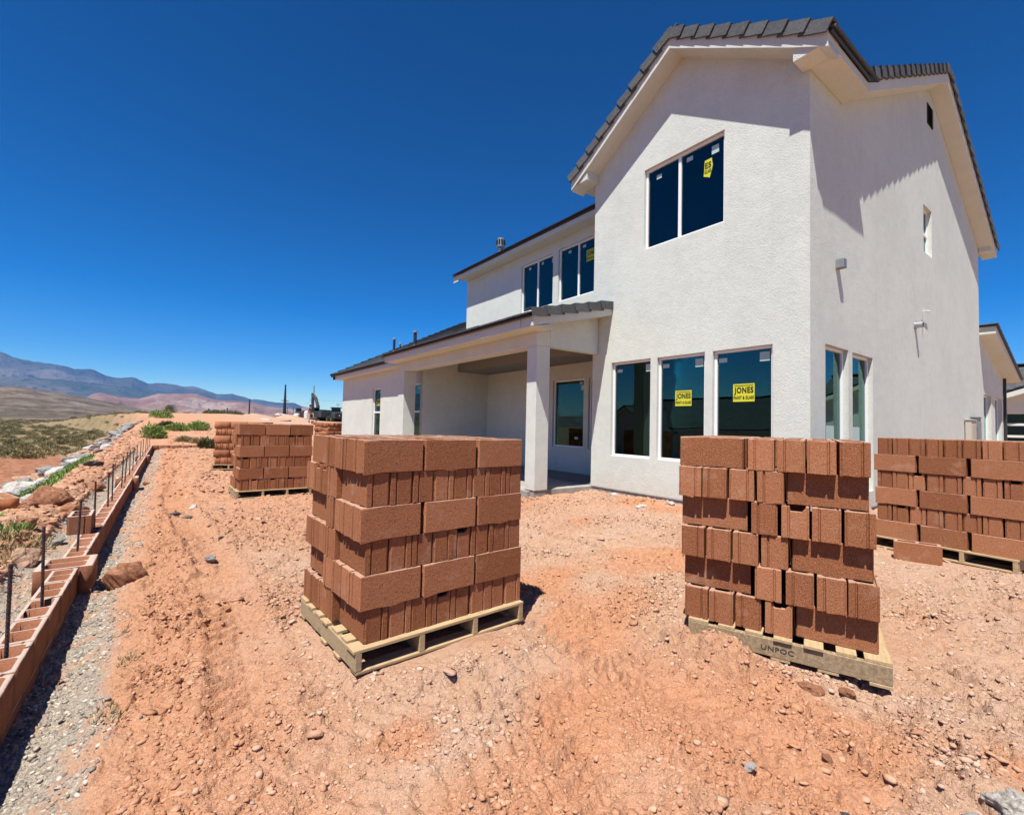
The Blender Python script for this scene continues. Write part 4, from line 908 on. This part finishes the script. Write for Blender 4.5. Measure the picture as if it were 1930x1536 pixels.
for i, (px, py, D, r_, h, m, lb) in enumerate(((284, 829, 34, .72, .85, 'bush_green', 'bright green bush just beyond the far end of the low wall'), (330, 821, 40, .75, .55, 'bush_green', 'low green bush in the middle of the far dirt slope'), (366, 819, 41, .95, .80, 'bush_green', 'broad green bush nearest the slope behind the left stacks'),
    (391, 838, 26, .42, .42, 'bush_olive', 'blue green bush beside the farthest left stack'), (302, 798, 60, 1.1, .9, 'bush_green', 'green bush on the bank edge before the scrub'), (327, 782, 110, 1.6, 2.2, 'bush_olive', 'dark bush standing on the skyline of the bank'), (315, 813, 43, .6, .5, 'bush_olive', 'dull olive bush among white rocks'), (352, 832, 31, .5, .3, 'brush_dry', 'dry tan weed tuft before the green bushes'), (378, 833, 30, .5, .3, 'brush_dry', 'dry weed tuft beside the blue green bush'))):
    p = at_dist(px, py, D); bush(p.x, p.y, r_, h, 1500, .15 if m != 'brush_dry' else .12, m, lb, seed=20+i, z=max(gm_(p.x, p.y), p.z if D > 55 else -9))
mb = MB(); rr = random.Random(3)
for i in range(260):
    y = 12.4+10.5*rr.random()**1.2; x = float(crest(y))+rr.uniform(-.12, .22); leafy(mb, (x, y, gm_(x, y)-.02), .18, .16, 60, .085, rr, 1.2)
for (x, y, n) in ((-2.12, 10.6, 22), (-1.45, 7.2, 10)):
    for i in range(n): leafy(mb, (x+rr.uniform(-.2, .2), y+rr.uniform(-.5, .5), gm_(x, y)-.02), .12, .10, 40, .05, rr, 1.2)
tag(mb.obj('grass', 'bush_green', fixn=False), 'green grass growing along the rocks of the bank', 'grass', None, 'stuff')
mb = MB()
for i in range(60): x, y = -1.35+rr.gauss(0, .18), 7.3+rr.gauss(0, .5); leafy(mb, (x, y, gm_(x, y)), .10, .08, 22, .045, rr, 1.0)
for (x, y) in ((-.17, 4.0), (-.15, 3.6), (-.2, 2.9)):
    for i in range(8): leafy(mb, (x+rr.gauss(0, .03), y+rr.gauss(0, .06), gz(x, y)), .03, .02, 9, .022, rr, .6)
tag(mb.obj('dry_weeds', 'brush_dry', fixn=False), 'wispy dry weeds on the bank and trench edge', 'weeds', None, 'stuff')
# desert scrub covering the lower flat
sv = []
for i in range(7):
    mb = MB(); rr = random.Random(60+i); leafy(mb, (0, 0, 0), 1, .9, 260, .22, rr, .6); leafy(mb, (.3, .2, 0), .7, .7, 120, .2, rr, .6); sv.append(mb.mesh('s%d' % i, 'scrub', fixn=False))
def scrub(n, mat, name, lab, mn, mx, seed):
    mg = Merge(); g_ = np.random.default_rng(seed); c = 0
    while c < n:
        D = 44*math.exp(g_.uniform(0, 1)**.62*math.log(14)); a = math.radians(g_.uniform(-16, 22)); x, y = D*math.sin(a), D*math.cos(a)
        if x > float(crest(y))-1.5 and D < 125: continue
        if math.hypot(x, y) > 125 and x > -5 and D < 200: pass
        s = g_.uniform(mn, mx)*(1+D/400); mg.add(sv[int(g_.integers(0, 7))], Matrix.Translation((x, y, gm_(x, y)-.05)) @ Matrix.Rotation(g_.uniform(0, 6.28), 4, 'Z') @ Matrix.Diagonal((s*1.2, s*1.2, s*g_.uniform(.7, 1.1), 1))); c += 1
    tag(mg.obj(name, mat), lab, 'scrub', None, 'stuff')
scrub(2600, 'scrub', 'desert_scrub', 'dark desert scrub covering the lower flat', .22, .62, 4)
scrub(1700, 'brush_dry', 'dry_scrub', 'straw coloured dry scrub among the dark scrub', .2, .5, 5)
mb = MB(); rr = random.Random(9)
for i in range(120):     # low scrub line on the upper ground horizon
    px = rr.uniform(388, 455); D = rr.uniform(95, 125); p = at_dist(px, 784, D); leafy(mb, (p.x, p.y, gm_(p.x, p.y)-.1), .9, .8, 30, .3, rr, .6)
tag(mb.obj('far_scrub', 'bush_olive', fixn=False), 'olive scrub on the far edge of the graded ground', 'scrub', None, 'stuff')

# ------------------------------------------------------------------ hills and mountains
def range_mesh(name, prof, D0, depth, mat, label, rel=.25, sc_=900, seed=1, ppx=1.2, base=-8, rid=1.0):
    xs = np.array([p[0] for p in prof], float); ys = np.array([p[1] for p in prof], float)
    px = np.arange(xs[0], xs[-1]+ppx, ppx); py = np.interp(px, xs, ys); nv = 46; rows = []
    dirs = np.array([ray(a, b)[:] for a, b in zip(px, py)]); hn = np.hypot(dirs[:, 0], dirs[:, 1]); u = dirs/hn[:, None]; H = u[:, 2]*D0+CAMZ
    for j in range(nv):
        t = j/(nv-1); D = D0-depth*(1-t)
        if t > .8: D = D0+(t-.8)*depth*1.5-(.2*depth)*0
        X, Y = u[:, 0]*D, u[:, 1]*D
        prof_t = (t/.8)**1.35 if t <= .8 else max(0., 1-(t-.8)*3.5)
        if t <= .8: D = D0-depth*(1-t/.8); X, Y = u[:, 0]*D, u[:, 1]*D
        r1 = 1-2*np.abs(fbm(X, Y, sc_, 4, .5, seed)); r2 = fbm(X, Y, sc_*.35, 4, .55, seed+9)
        m = math.sin(min(t/.8, 1)*math.pi)
        Z = base+(H-base)*prof_t+(H-base).clip(5)*rel*m*((r1-.6)*rid+r2*.6)+(np.abs(H-base)*.035*fbm(X, Y, sc_*.12, 3, .5, seed+4) if t > .5 else 0)
        rows.append(np.stack([X, Y, Z], -1))
    co = np.concatenate(rows); n = len(px); i, j = np.meshgrid(np.arange(nv-1), np.arange(n-1), indexing='ij'); q = np.stack([i*n+j, i*n+j+1, (i+1)*n+j+1, (i+1)*n+j], -1).reshape(-1, 4)
    me = bpy.data.meshes.new(name); me.vertices.add(len(co)); me.vertices.foreach_set('co', co.astype(np.float32).ravel()); me.loops.add(q.size); me.loops.foreach_set('vertex_index', q.astype(np.int32).ravel()); me.polygons.add(len(q)); me.polygons.foreach_set('loop_start', (np.arange(len(q))*4).astype(np.int32)); me.update(calc_edges=True)
    bm = bmesh.new(); bm.from_mesh(me); bmesh.ops.recalc_face_normals(bm, faces=bm.faces); bm.to_mesh(me); bm.free(); me.materials.append(MT[mat]); me.shade_smooth(); o = link(name, me); tag(o, label, None, None, 'structure'); return o
mt = [(-1500, 600), (-900, 640), (-500, 660), (-260, 672), (-120, 668), (0, 664), (42, 678.5), (107, 686), (139, 696), (178, 697), (199, 707), (224, 712), (249, 711), (278, 722), (300, 722.5), (323, 724.6), (348, 729.5), (368, 728.3), (385, 734), (408, 743), (437, 742), (453, 746.5), (473, 753), (496, 754), (521, 759), (540, 759.5), (554, 759.8), (571, 766.4), (595, 771), (617, 773), (645, 775), (700, 779), (760, 783)]
range_mesh('mountain_range', mt, 8600, 2600, 'mountain', 'long blue mountain range on the horizon', .20, 1100, 3, 1.0, -10)
fr_ = [(-1500, 690), (-260, 716), (-100, 712), (0, 711), (60, 711.5), (107, 714.6), (145, 718), (175, 722), (211, 726), (235, 728), (270, 736), (306, 742), (330, 752), (350, 775)]
range_mesh('forested_ridge', fr_, 6600, 1500, 'forest_ridge', 'dark forested ridge below the mountains', .10, 700, 8, 1.0, -10)
ms = [(150, 757), (175, 743), (190, 740.5), (230, 748), (262, 752), (285, 745), (300, 741.5), (345, 742), (372, 742.5), (385, 748), (410, 754), (430, 755), (455, 757), (480, 760), (500, 766), (540, 770), (556, 772), (570, 768), (585, 768), (600, 771), (618, 776), (660, 778), (700, 781)]
range_mesh('mesa', ms, 4200, 1500, 'mesa_red', 'reddish eroded mesas at the foot of the mountains', .34, 420, 12, 1.0, -6)
bh = [(-1500, 700), (-260, 742), (-120, 731), (0, 728), (30, 729), (50, 731), (90, 738), (120, 742), (160, 749), (200, 757), (240, 764), (270, 771), (300, 777), (340, 783.5), (420, 788)]
range_mesh('brown_hill', bh, 1500, 800, 'hill_brown', 'brown scrubby hill beyond the lower flat', .10, 160, 21, 1.0, -5)
# hills around the rest of the horizon, seen in window reflections
def ring():
    a = np.radians(np.arange(58, 336, .8)); rows = []
    for t, D in ((0, 2600), (.35, 3000), (.7, 3400), (1, 3700), (.2, 4400)):
        X, Y = D*np.sin(a), D*np.cos(a); f = 120+120*fbm(X, Y, 1400, 4, .5, 33); rows.append(np.stack([X, Y, -9+f*t*ss(0, .15, a-a[0])*ss(0, .15, a[-1]-a)], -1))
    co = np.concatenate(rows); n = len(a); i, j = np.meshgrid(np.arange(4), np.arange(n-1), indexing='ij'); q = np.stack([i*n+j, i*n+j+1, (i+1)*n+j+1, (i+1)*n+j], -1).reshape(-1, 4)
    me = bpy.data.meshes.new('distant_hills'); me.from_pydata(co.tolist(), [], q.tolist()); me.materials.append(MT['hill_brown']); me.shade_smooth(); tag(link('distant_hills', me), 'low brown hills all round the horizon', None, None, 'structure')
ring()

# ------------------------------------------------------------------ poles and wires
def pole(name, px, yb, yt, D, r0, r1, label, arms=(), mat='wood_pole', group='utility poles'):
    b, t = at_dist(px[0], yb, D), at_dist(px[1], yt, D); t.x, t.y = b.x, b.y; root = empty(name, b); tag(root, label, 'utility pole', group)
    mb = MB(); mb.tube((0, 0, -3), (0, 0, t.z-b.z), r0, r1, 10); mb.obj('pole_shaft', mat, root); side = Vector((b.y, -b.x, 0)).normalized()
    for (yy, half, th) in arms:
        z = at_dist(px[1], yy, D).z-b.z; mb = MB(); mb.tube(-side*half+Vector((0, 0, z)), side*half+Vector((0, 0, z)), th, th, 6); mb.obj('crossarm', mat, root)
        mb = MB()
        for q in (-.95, -.45, .45, .95): mb.tube(side*half*q+Vector((0, 0, z)), side*half*q+Vector((0, 0, z+.5)), th*.8, th*.5, 6)
        mb.obj('insulator', 'grey_metal', root)
    return b, t
pole('utility_pole', (536, 538.5), 782, 725, 230, .85, .28, 'tall dark tapered pole with one low crossarm, left of the excavators', ((755.5, 1.5, .10),), 'machine_dark')
pole('utility_pole', (590, 590.3), 782, 726.5, 260, .55, .25, 'tall pole rising behind the raised excavator boom', ((753.5, 1.9, .09),), 'grey_metal')
pole('utility_pole', (469.5, 469.8), 779, 752, 150, .22, .17, 'short bare pole on the horizon beyond the left stacks')
pole('utility_pole', (393, 393), 784, 769.5, 150, .16, .13, 'shortest post on the horizon, nearest the scrub line')
pole('utility_pole', (427.8, 427.8), 783, 768.5, 150, .16, .13, 'second short post on the horizon, between scrub line and bare pole')
pole('utility_pole', (636.5, 636.5), 780, 761.5, 330, .2, .15, 'small pole with a T crossarm beside the garage wing corner', ((762.5, 1.3, .09),))
pole('utility_pole', (541.5, 541.5), 779, 767, 420, .22, .2, 'thin distant pole just right of the tall tapered pole')
pole('utility_pole', (552.5, 552.5), 779, 767, 420, .22, .2, 'thin distant pole left of the excavators')
mb = MB()
a0, a1 = at_dist(538, 755.5, 230), at_dist(590, 753.5, 260); b1 = at_dist(720, 750, 320)
for p, q, sg in ((a0, a1, 2.2), (a1, b1, 1.2)):
    pr = p
    for i in range(1, 13):
        t = i/12; c = p.lerp(q, t); c.z -= sg*4*t*(1-t); mb.tube(pr, c, .03, .03, 4, cap=False); pr = c
tag(mb.obj('power_line', 'wood_pole', fixn=False), 'thin sagging power line between the two tall poles', 'wire')

# ------------------------------------------------------------------ excavators, loader, worker
def track(root, y, L=3.6, W=.55, H=.85):
    mb = MB(); pts = []; n = 14; r_ = H/2
    for i in range(n+1): a = -math.pi/2+math.pi*i/n; pts.append((L/2-r_+math.cos(a)*r_, y, r_+math.sin(a)*r_))
    for i in range(n+1): a = math.pi/2+math.pi*i/n; pts.append((-L/2+r_+math.cos(a)*r_, y, r_+math.sin(a)*r_))
    mb.prism(pts, (0, W, 0))
    for i in range(22):
        x = -L/2+.15+i*(L-.3)/21; mb.box(x-.03, x+.03, y-.02, y+W+.02, H-.01, H+.04); mb.box(x-.03, x+.03, y-.02, y+W+.02, -.03, .02)
    o = mb.obj('track', 'track_steel', root); mb = MB()
    for x in (-L/2+r_, 0, L/2-r_): mb.tube((x, y-.04, r_), (x, y+W+.04, r_), .24 if x == 0 else .32, n=14)
    w_ = mb.obj('track_wheel', 'machine_dark', o)
def excavator(base, face, label, logo='ST', boom=True, s=1.0, boom_az=0):
    root = empty('excavator', base, face); root.scale = (s, s, s); tag(root, label, 'excavator', 'excavators parked on the graded ground')
    track(root, -1.5); track(root, .95)
    mb = MB(); mb.box(-1.0, 1.0, -.95, .95, .45, 1.0); mb.tube((0, 0, .95), (0, 0, 1.12), .7, n=20); mb.obj('undercarriage', 'machine_dark', root)
    # upper body: rear counterweight towards -x
    mb = MB(); out = [(-2.3, -1.05), (-2.05, -1.35), (1.2, -1.35), (1.2, 1.35), (-2.05, 1.35), (-2.3, 1.05)]; mb.prism([(x, y, 1.12) for x, y in out], (0, 0, 1.15)); bevel(mb.obj('body', 'machine_grey', root), .08, 3)
    mb = MB(); mb.box(-1.6, -.2, -1.2, .3, 2.27, 2.55); bevel(mb.obj('engine_hood', 'machine_dark', root), .05, 2)
    mb = MB(); vs, fs = letters(logo, .95, .62, .03); mb.add([(-2.315, .47-a, 1.36+b) for a, b in vs], fs, 0); mb.obj('logo', 'logo_red', root, fixn=False)
    mb = MB(); mb.prism([(.0, .35, 1.2), (1.45, .35, 1.2), (1.35, .35, 2.5), (1.05, .35, 3.0), (.0, .35, 3.0)], (0, .95, 0)); c = mb.obj('cab', 'machine_dark', root); mb = MB(); mb.box(.1, 1.2, .34, .345, 2.0, 2.85); mb.box(-.006, -.002, .45, 1.2, 2.1, 2.85); mb.obj('cab_window', 'glass', c)
    if boom:
        bz = Matrix.Rotation(boom_az, 4, 'Z'); mb = MB(); P = [(1.0, 1.5), (1.25, 3.4), (2.2, 4.9), (3.9, 5.75), (3.95, 5.45), (2.55, 4.45), (1.85, 3.2), (1.5, 1.45)]
        mb.prism([(x, -.32, z) for x, z in P], (0, .42, 0)); bevel(mb.obj('boom', 'machine_grey', root), .03)
        mb = MB(); P = [(3.55, 5.95), (4.15, 5.9), (4.05, 3.2), (3.8, 2.2), (3.6, 2.2), (3.62, 4.8)]; mb.prism([(x, -.28, z) for x, z in P], (0, .34, 0)); bevel(mb.obj('dipper_arm', 'machine_grey', root), .03)
        mb = MB(); mb.tube((1.6, -.11, 1.6), (2.9, -.11, 4.2), .09, n=8); mb.tube((2.1, -.11, 5.2), (3.7, -.11, 6.0), .08, n=8); mb.obj('hydraulic_ram', 'galv', root)
        mb = MB(); mb.prism([(3.5, -.6, 2.2), (4.0, -.6, 2.2), (4.0, -.6, 1.5), (3.5, -.6, 1.1), (3.0, -.6, 1.2), (3.05, -.6, 1.9)], (0, 1.0, 0)); mb.obj('bucket', 'machine_dark', root)
    return root
def faceaway(p, extra=0): return math.atan2(p.y, p.x)+extra
p = at_dist(571, 797.5, 104); excavator(p, faceaway(p, .15), 'left excavator seen from behind with red letters, boom lowered', boom=False)
p = at_dist(604, 798, 104); e2 = excavator(p, faceaway(p, 0), 'second excavator with its boom raised above the body', s=1.08)
e2.rotation_euler.z += R(26)
p = at_dist(611, 797.5, 111); excavator(p, faceaway(p, -.1), 'third excavator partly behind the raised boom machine, red letters', boom=False, s=.95)
for ch in list(e2.children):
    if ch.name.startswith('logo'): bpy.data.objects.remove(ch)
# wheel loader seen from behind
p = at_dist(632.5, 797.5, 100); root = empty('wheel_loader', p, faceaway(p, .25)); tag(root, 'dark wheel loader with roofed cab beside the garage wing corner', 'wheel loader')
mb = MB(); mb.box(-2.6, -.6, -1.1, 1.1, .9, 2.15); bevel(mb.obj('body', 'machine_grey', root), .18, 3)
mb = MB(); mb.box(-2.63, -2.6, -.75, .75, 1.05, 1.95); mb.obj('grille', 'machine_dark', root); mb = MB(); mb.lathe([(.10, 0), (.10, .03)], (0, 0, 0), 12); o = mb.obj('lamp', 'machine_white', root); o.location = (-2.66, 0, 1.5); o.rotation_euler = (0, R(90), 0)
mb = MB(); mb.box(-.6, .7, -.75, .75, 1.2, 3.0); cab = mb.obj('cab', 'machine_dark', root); mb = MB(); mb.box(-.85, .95, -.95, .95, 3.0, 3.15); bevel(mb.obj('cab_roof', 'machine_dark', root), .04); mb = MB(); mb.box(-.62, -.605, -.6, .6, 2.1, 2.85); mb.obj('cab_window', 'glass', cab)
for x in (-1.7, 1.6):
    for y in (-1.35, .85): mb = MB(); mb.tube((x, y, .7), (x, y+.5, .7), .72, n=22); o = mb.obj('wheel', 'black_rubber', root); mb = MB(); mb.tube((x, y-.02, .7), (x, y+.52, .7), .34, n=16); mb.obj('rim', 'machine_yellow', o)
mb = MB(); mb.box(.7, 2.4, -.7, .7, .8, 1.5); mb.prism([(2.4, -1.3, .1), (3.4, -1.3, .1), (3.1, -1.3, 1.2), (2.4, -1.3, 1.1)], (0, 2.6, 0)); mb.obj('bucket', 'machine_grey', root)
p = at_dist(577.5, 792, 98)
mb = MB(); mb.tube((0, 0, 0), (0, 0, 1.5), .5, n=18); mb.lathe([(.5, 1.5), (.42, 1.7), (.15, 1.78)], (0, 0, 0), 18); mb.box(-.6, .6, -.45, .45, -.9, 0)
o = mb.obj('white_tank', 'machine_white'); o.location = (p.x, p.y, at_dist(577, 779.5, 98).z-.9); o.scale = (.9, .9, .8); tag(o, 'rounded white tank behind the left excavator', 'tank')

# worker: one continuous body grown from joints, right foot on the ground, left knee raised
def person(base, face, label):
    root = empty('person', base, face); tag(root, label, 'person')
    J = dict(pel=(0, 0, .93), spn=(.02, 0, 1.12), chs=(.05, 0, 1.33), nck=(.07, 0, 1.48), hd0=(.08, 0, 1.56), hd1=(.09, 0, 1.66), hd2=(.09, 0, 1.74),
        hl=(0, .10, .90), kl=(.40, .12, .92), al=(.42, .12, .50), fl=(.56, .12, .47), hr=(0, -.10, .90), kr=(.02, -.11, .49), ar=(-.03, -.11, .09), frt=(.12, -.12, .04),
        sl=(.05, .19, 1.42), el=(.18, .24, 1.18), wl=(.36, .18, 1.02), sr=(.05, -.19, 1.42), er=(.02, -.26, 1.15), wr=(.16, -.24, .95))
    Rd = dict(pel=.15, spn=.14, chs=.16, nck=.06, hd0=.075, hd1=.10, hd2=.075, hl=.115, kl=.092, al=.075, fl=.05, hr=.115, kr=.092, ar=.078, frt=.042, sl=.062, el=.046, wl=.032, sr=.062, er=.046, wr=.032)
    E = [('pel', 'spn'), ('spn', 'chs'), ('chs', 'nck'), ('nck', 'hd0'), ('hd0', 'hd1'), ('hd1', 'hd2'), ('pel', 'hl'), ('hl', 'kl'), ('kl', 'al'), ('al', 'fl'), ('pel', 'hr'), ('hr', 'kr'), ('kr', 'ar'), ('ar', 'frt'), ('chs', 'sl'), ('sl', 'el'), ('el', 'wl'), ('chs', 'sr'), ('sr', 'er'), ('er', 'wr')]
    for sd, wn in ((1, 'wl'), (-1, 'wr')):   # five fingers on each hand
        wv = Vector(J[wn]); ev = Vector(J['el' if sd > 0 else 'er']); d = (wv-ev).normalized(); s = Vector((0, 0, 1)).cross(d).normalized(); pm = wn+'p'; J[pm] = tuple(wv+d*.05); Rd[pm] = .030; E.append((wn, pm))
        for f_ in range(5):
            n1, n2 = pm+'a%d' % f_, pm+'b%d' % f_; off = (f_-1.5)*.020; th = f_ == 4
            J[n1] = tuple(wv+(d*.05+s*.05*sd if th else d*.095+s*off)); J[n2] = tuple(wv+(d*.085+s*.06*sd if th else d*(.135+.008*(1-abs(f_-1.5)))+s*off-Vector((0, 0, .018)))); Rd[n1] = .009; Rd[n2] = .0075; E += [(pm, n1), (n1, n2)]
    nm = list(J); me = bpy.data.meshes.new('person_body'); me.from_pydata([J[n_] for n_ in nm], [(nm.index(a), nm.index(b)) for a, b in E], []); me.update(); o = link('body', me, root)
    md = o.modifiers.new('skin', 'SKIN'); md.use_smooth_shade = True
    for i, n_ in enumerate(nm): sv_ = me.skin_vertices[0].data[i]; sv_.radius = (Rd[n_], Rd[n_]); sv_.use_root = (n_ == 'pel')
    o.modifiers.new('sub', 'SUBSURF').levels = 1; o.modifiers['sub'].render_levels = 1
    k_ = NB('person_clothes'); pz = k_.n('SeparateXYZ'); k_.l(k_.coord('Object'), pz.inputs[0]); z, y = pz.outputs[2], k_.math('ABSOLUTE', pz.outputs[1])
    trous = k_.math('LESS_THAN', z, .985); shoe = k_.math('LESS_THAN', z, .11); neck = k_.math('GREATER_THAN', z, 1.485); arm = k_.math('MULTIPLY', k_.math('GREATER_THAN', y, .165), k_.math('MULTIPLY', k_.math('LESS_THAN', z, 1.22), k_.math('GREATER_THAN', z, .86)))
    c = k_.mix(trous, (.035, .012, .012), (.45, .32, .23)); c = k_.mix(shoe, c, (.03, .02, .015)); c = k_.mix(k_.math('MAXIMUM', neck, arm), c, (.35, .19, .12)); k_.fin(c, .85); me.materials.append(MT['person_clothes'])
    mb = MB(); mb.lathe([(.085, -.05), (.112, 0), (.108, .05), (.07, .095), (.01, .108)], (.075, 0, 1.70), 16); mb.obj('hair', 'hair', root, smooth=True)
    mb = MB()
    for s in (-1, 1): mb.lathe([(.009, -.006), (.009, .006)], (.185, s*.034, 1.675), 8)
    mb.prism([(.185, -.013, 1.64), (.215, 0, 1.635), (.185, .013, 1.64)], (-.004, 0, .035)); mb.obj('face_features', 'skin', root)
    return root
pp = at_dist(582, 796.6, 51); g_ = gm_(pp.x, pp.y)
person((pp.x, pp.y, pp.z), faceaway(pp, R(-85)), 'worker in dark shirt and tan trousers with one knee raised before the excavators')
rk = rock('rock_tan', pp.x+.42*math.cos(faceaway(pp, R(-85))), pp.y+.42*math.sin(faceaway(pp, R(-85))), .36, 'tan boulder the worker rests one foot on', z=pp.z-.05)

# white slabs and dirt heaps on the far graded ground
for i, (px, py, D, w_, lb) in enumerate(((531, 783, 90, .9, 'white slab lying on the far dirt beside the tall tapered pole'), (558, 782.5, 92, .6, 'white rock before the left excavator'), (502, 791, 60, .5, 'whitish rock on the sandy far slope'), (342, 783, 80, .6, 'white rock on the skyline of the far bank'), (376, 814, 42, .35, 'pale rounded rock beside the broad green bush'), (536, 795, 58, .5, 'dark red clod on the sandy slope below the tall pole'))):
    p = at_dist(px, py, D); rock('rock_white' if 'dark' not in lb else 'rock_dark', p.x, p.y, w_, lb, group='stones on the far slope', z=p.z-.1, sc_=(1.3, 1, .6))
for i, (px, py, D, r_, h, lb) in enumerate(((480, 788, 95, 4.5, .8, 'brown dirt mound beyond the left stacks'), (546, 799, 75, 3.4, .8, 'tan rubble mound left of the excavators'))):
    p = at_dist(px, py, D); mb = MB(); n, m_ = 40, 12; rr = random.Random(i); xs = []
    for j in range(m_+1):
        for q in range(n):
            a = 2*math.pi*q/n; rad = r_*j/m_; x, y = math.cos(a)*rad, math.sin(a)*rad; z = h*math.exp(-2.4*(j/m_)**2)-.25; xs.append((x, y, z+.22*float(fbm(np.array([p.x+x]), np.array([p.y+y]), .9, 3, .6, 4)[0])))
    mb.add(xs, [(j*n+q, j*n+(q+1) % n, (j+1)*n+(q+1) % n, (j+1)*n+q) for j in range(m_) for q in range(n)]); o = mb.obj('dirt_mound', 'dirt', fixn=False, smooth=True); o.location = (p.x, p.y, gm_(p.x, p.y)+.0); tag(o, lb, 'dirt mound', 'mounds on the far ground')

# ------------------------------------------------------------------ neighbouring houses
def simple_house(name, loc, rz, label, W, L, ez, slope, gable=None, garage=None):
    root = empty(name, loc, rz); tag(root, label, 'house', None)
    # local: facade at x=0 facing -x, running along y 0..W, depth L ; ridge along y
    rise = slope*L/2; mb = MB(); mb.prism([(0, 0, -3), (L, 0, -3), (L, 0, ez), (L/2, 0, ez+rise), (0, 0, ez)], (0, W, 0)); mb.obj('wall', 'stucco', root)
    a = math.atan(slope); nv = int((L/2+.6)/math.cos(a)/.345)+1
    for sgn in (1, -1):
        O = (-.5, -.4, ez-.5*slope+.12) if sgn > 0 else (L+.5, -.4, ez-.5*slope+.12)
        mb = tiles(O, (0, 1, 0), (sgn*math.cos(a), 0, math.sin(a)), int((W+.8)/.33), nv); o = mb.obj('roof', 'roof_tile', root, fixn=False); d_ = MB(); deck(d_, O, (0, 1, 0), (sgn*math.cos(a), 0, math.sin(a)), W+.8, nv*.345); d_.obj('roof_deck', 'dark_metal', o)
        mb = MB(); x0 = O[0]; mb.box(x0, x0+sgn*.5, -.35, W+.35, O[2]-.28, O[2]-.06); mb.obj('eave', 'trim_stucco', root)
    if gable:
        y0, y1, pz, sl, dx = gable; yc = (y0+y1)/2; h = (y1-y0)/2; mb = MB(); mb.prism([(-dx, y0, -3), (-dx, y1, -3), (-dx, y1, pz-sl*h), (-dx, yc, pz), (-dx, y0, pz-sl*h)], (dx+L*.45, 0, 0), [[(-dx, garage[0], garage[2]), (-dx, garage[1], garage[2]), (-dx, garage[1], garage[3]), (-dx, garage[0], garage[3])]] if garage else ()); mb.obj('wall', 'stucco', root)
        b = math.atan(sl); nv = int((h+.5)/math.cos(b)/.345)+1; lu = dx+L*.45+.5
        for sgn in (1, -1):
            O = (-dx-.5, yc-sgn*(h+.5), pz-sl*(h+.5)+.1); mb = tiles(O, (1, 0, 0), (0, sgn*math.cos(b), math.sin(b)), int(lu/.33), nv); o = mb.obj('roof', 'roof_tile', root, fixn=False); d_ = MB(); deck(d_, O, (1, 0, 0), (0, sgn*math.cos(b), math.sin(b)), lu, nv*.345); d_.obj('roof_deck', 'dark_metal', o)
            mb = MB(); q0 = (-dx-.5, yc-sgn*(h+.55), pz-sl*(h+.55)); q1 = (-dx-.5, yc, pz); mb.prism([q0, q1, (q1[0], q1[1], q1[2]-.24), (q0[0], q0[1], q0[2]-.24)], (.5, 0, 0)); mb.obj('gable_rake', 'trim_stucco', root)
        if garage:
            g0, g1, z0, z1 = garage; mb = MB(); x = -dx+.12; nc, nr = 4, 4; cw, chh = (g1-g0)/nc, (z1-z0)/nr
            for i in range(nc+1): yy = g0+i*cw; mb.box(x-.03, x+.03, max(g0, yy-.05), min(g1, yy+.05), z0, z1)
            for i in range(nr+1): zz = z0+i*chh; mb.box(x-.028, x+.028, g0, g1, max(z0, zz-.06), min(z1, zz+.06))
            gd = mb.obj('garage_door', 'machine_white', root); mb = MB(); mb.box(x-.006, x+.006, g0, g1, z0, z1); mb.obj('pane', 'glass', gd); mb = MB(); mb.box(x+.4, x+4, g0-.3, g1+.3, z0-.1, z1+.4); mb.obj('garage_interior', 'machine_dark', root)
    return root
simple_house('neighbour_house', (37, -9, 0), 0, 'tan neighbouring house with glass garage door seen past the lean-to wing', 22, 13, 3.0, .42, gable=(-.0, 15.6, 5.6, .38, 3.0), garage=(8.2, 13.34, .25, 2.6))
simple_house('neighbour_house', (-28, 8, -2.2), R(180), 'dark roofed neighbouring house mirrored in the gable windows', 1, 1, 0, .5) if False else None
nb = simple_house('neighbour_house', (-23.5, 34.5, -2.3), R(180), 'tile roofed neighbouring house below the yard, mirrored in the ground floor windows', 27, 11, 3.9, .50, gable=(1.2, 8.2, 5.7, .62, 2.5))

# ------------------------------------------------------------------ haze
HZ = 0.00006
if HZ:
    mb = MB(); mb.box(-9000, 12000, -5000, 11500, -40, 1500); o = mb.obj('haze', [], fixn=True) if False else link('haze', (lambda: (lambda me: (me.from_pydata([(x, y, z) for z in (-40, 1500) for y in (-5000, 11500) for x in (-9000, 12000)], [], [(0, 2, 3, 1), (4, 5, 7, 6), (0, 1, 5, 4), (2, 6, 7, 3), (0, 4, 6, 2), (1, 3, 7, 5)]), me)[1])(bpy.data.meshes.new('haze')))())
    m_ = bpy.data.materials.new('haze'); m_.use_nodes = True; t_ = m_.node_tree; t_.nodes.remove(t_.nodes['Principled BSDF']); pv_ = t_.nodes.new('ShaderNodeVolumePrincipled'); pv_.inputs['Color'].default_value = (.10, .41, .97, 1); pv_.inputs['Density'].default_value = HZ; pv_.inputs['Anisotropy'].default_value = .0
    t_.links.new(pv_.outputs[0], t_.nodes['Material Output'].inputs['Volume']); o.data.materials.append(m_); tag(o, 'thin blue desert haze over the whole valley', 'haze', None, 'stuff'); o.display_type = 'WIRE'
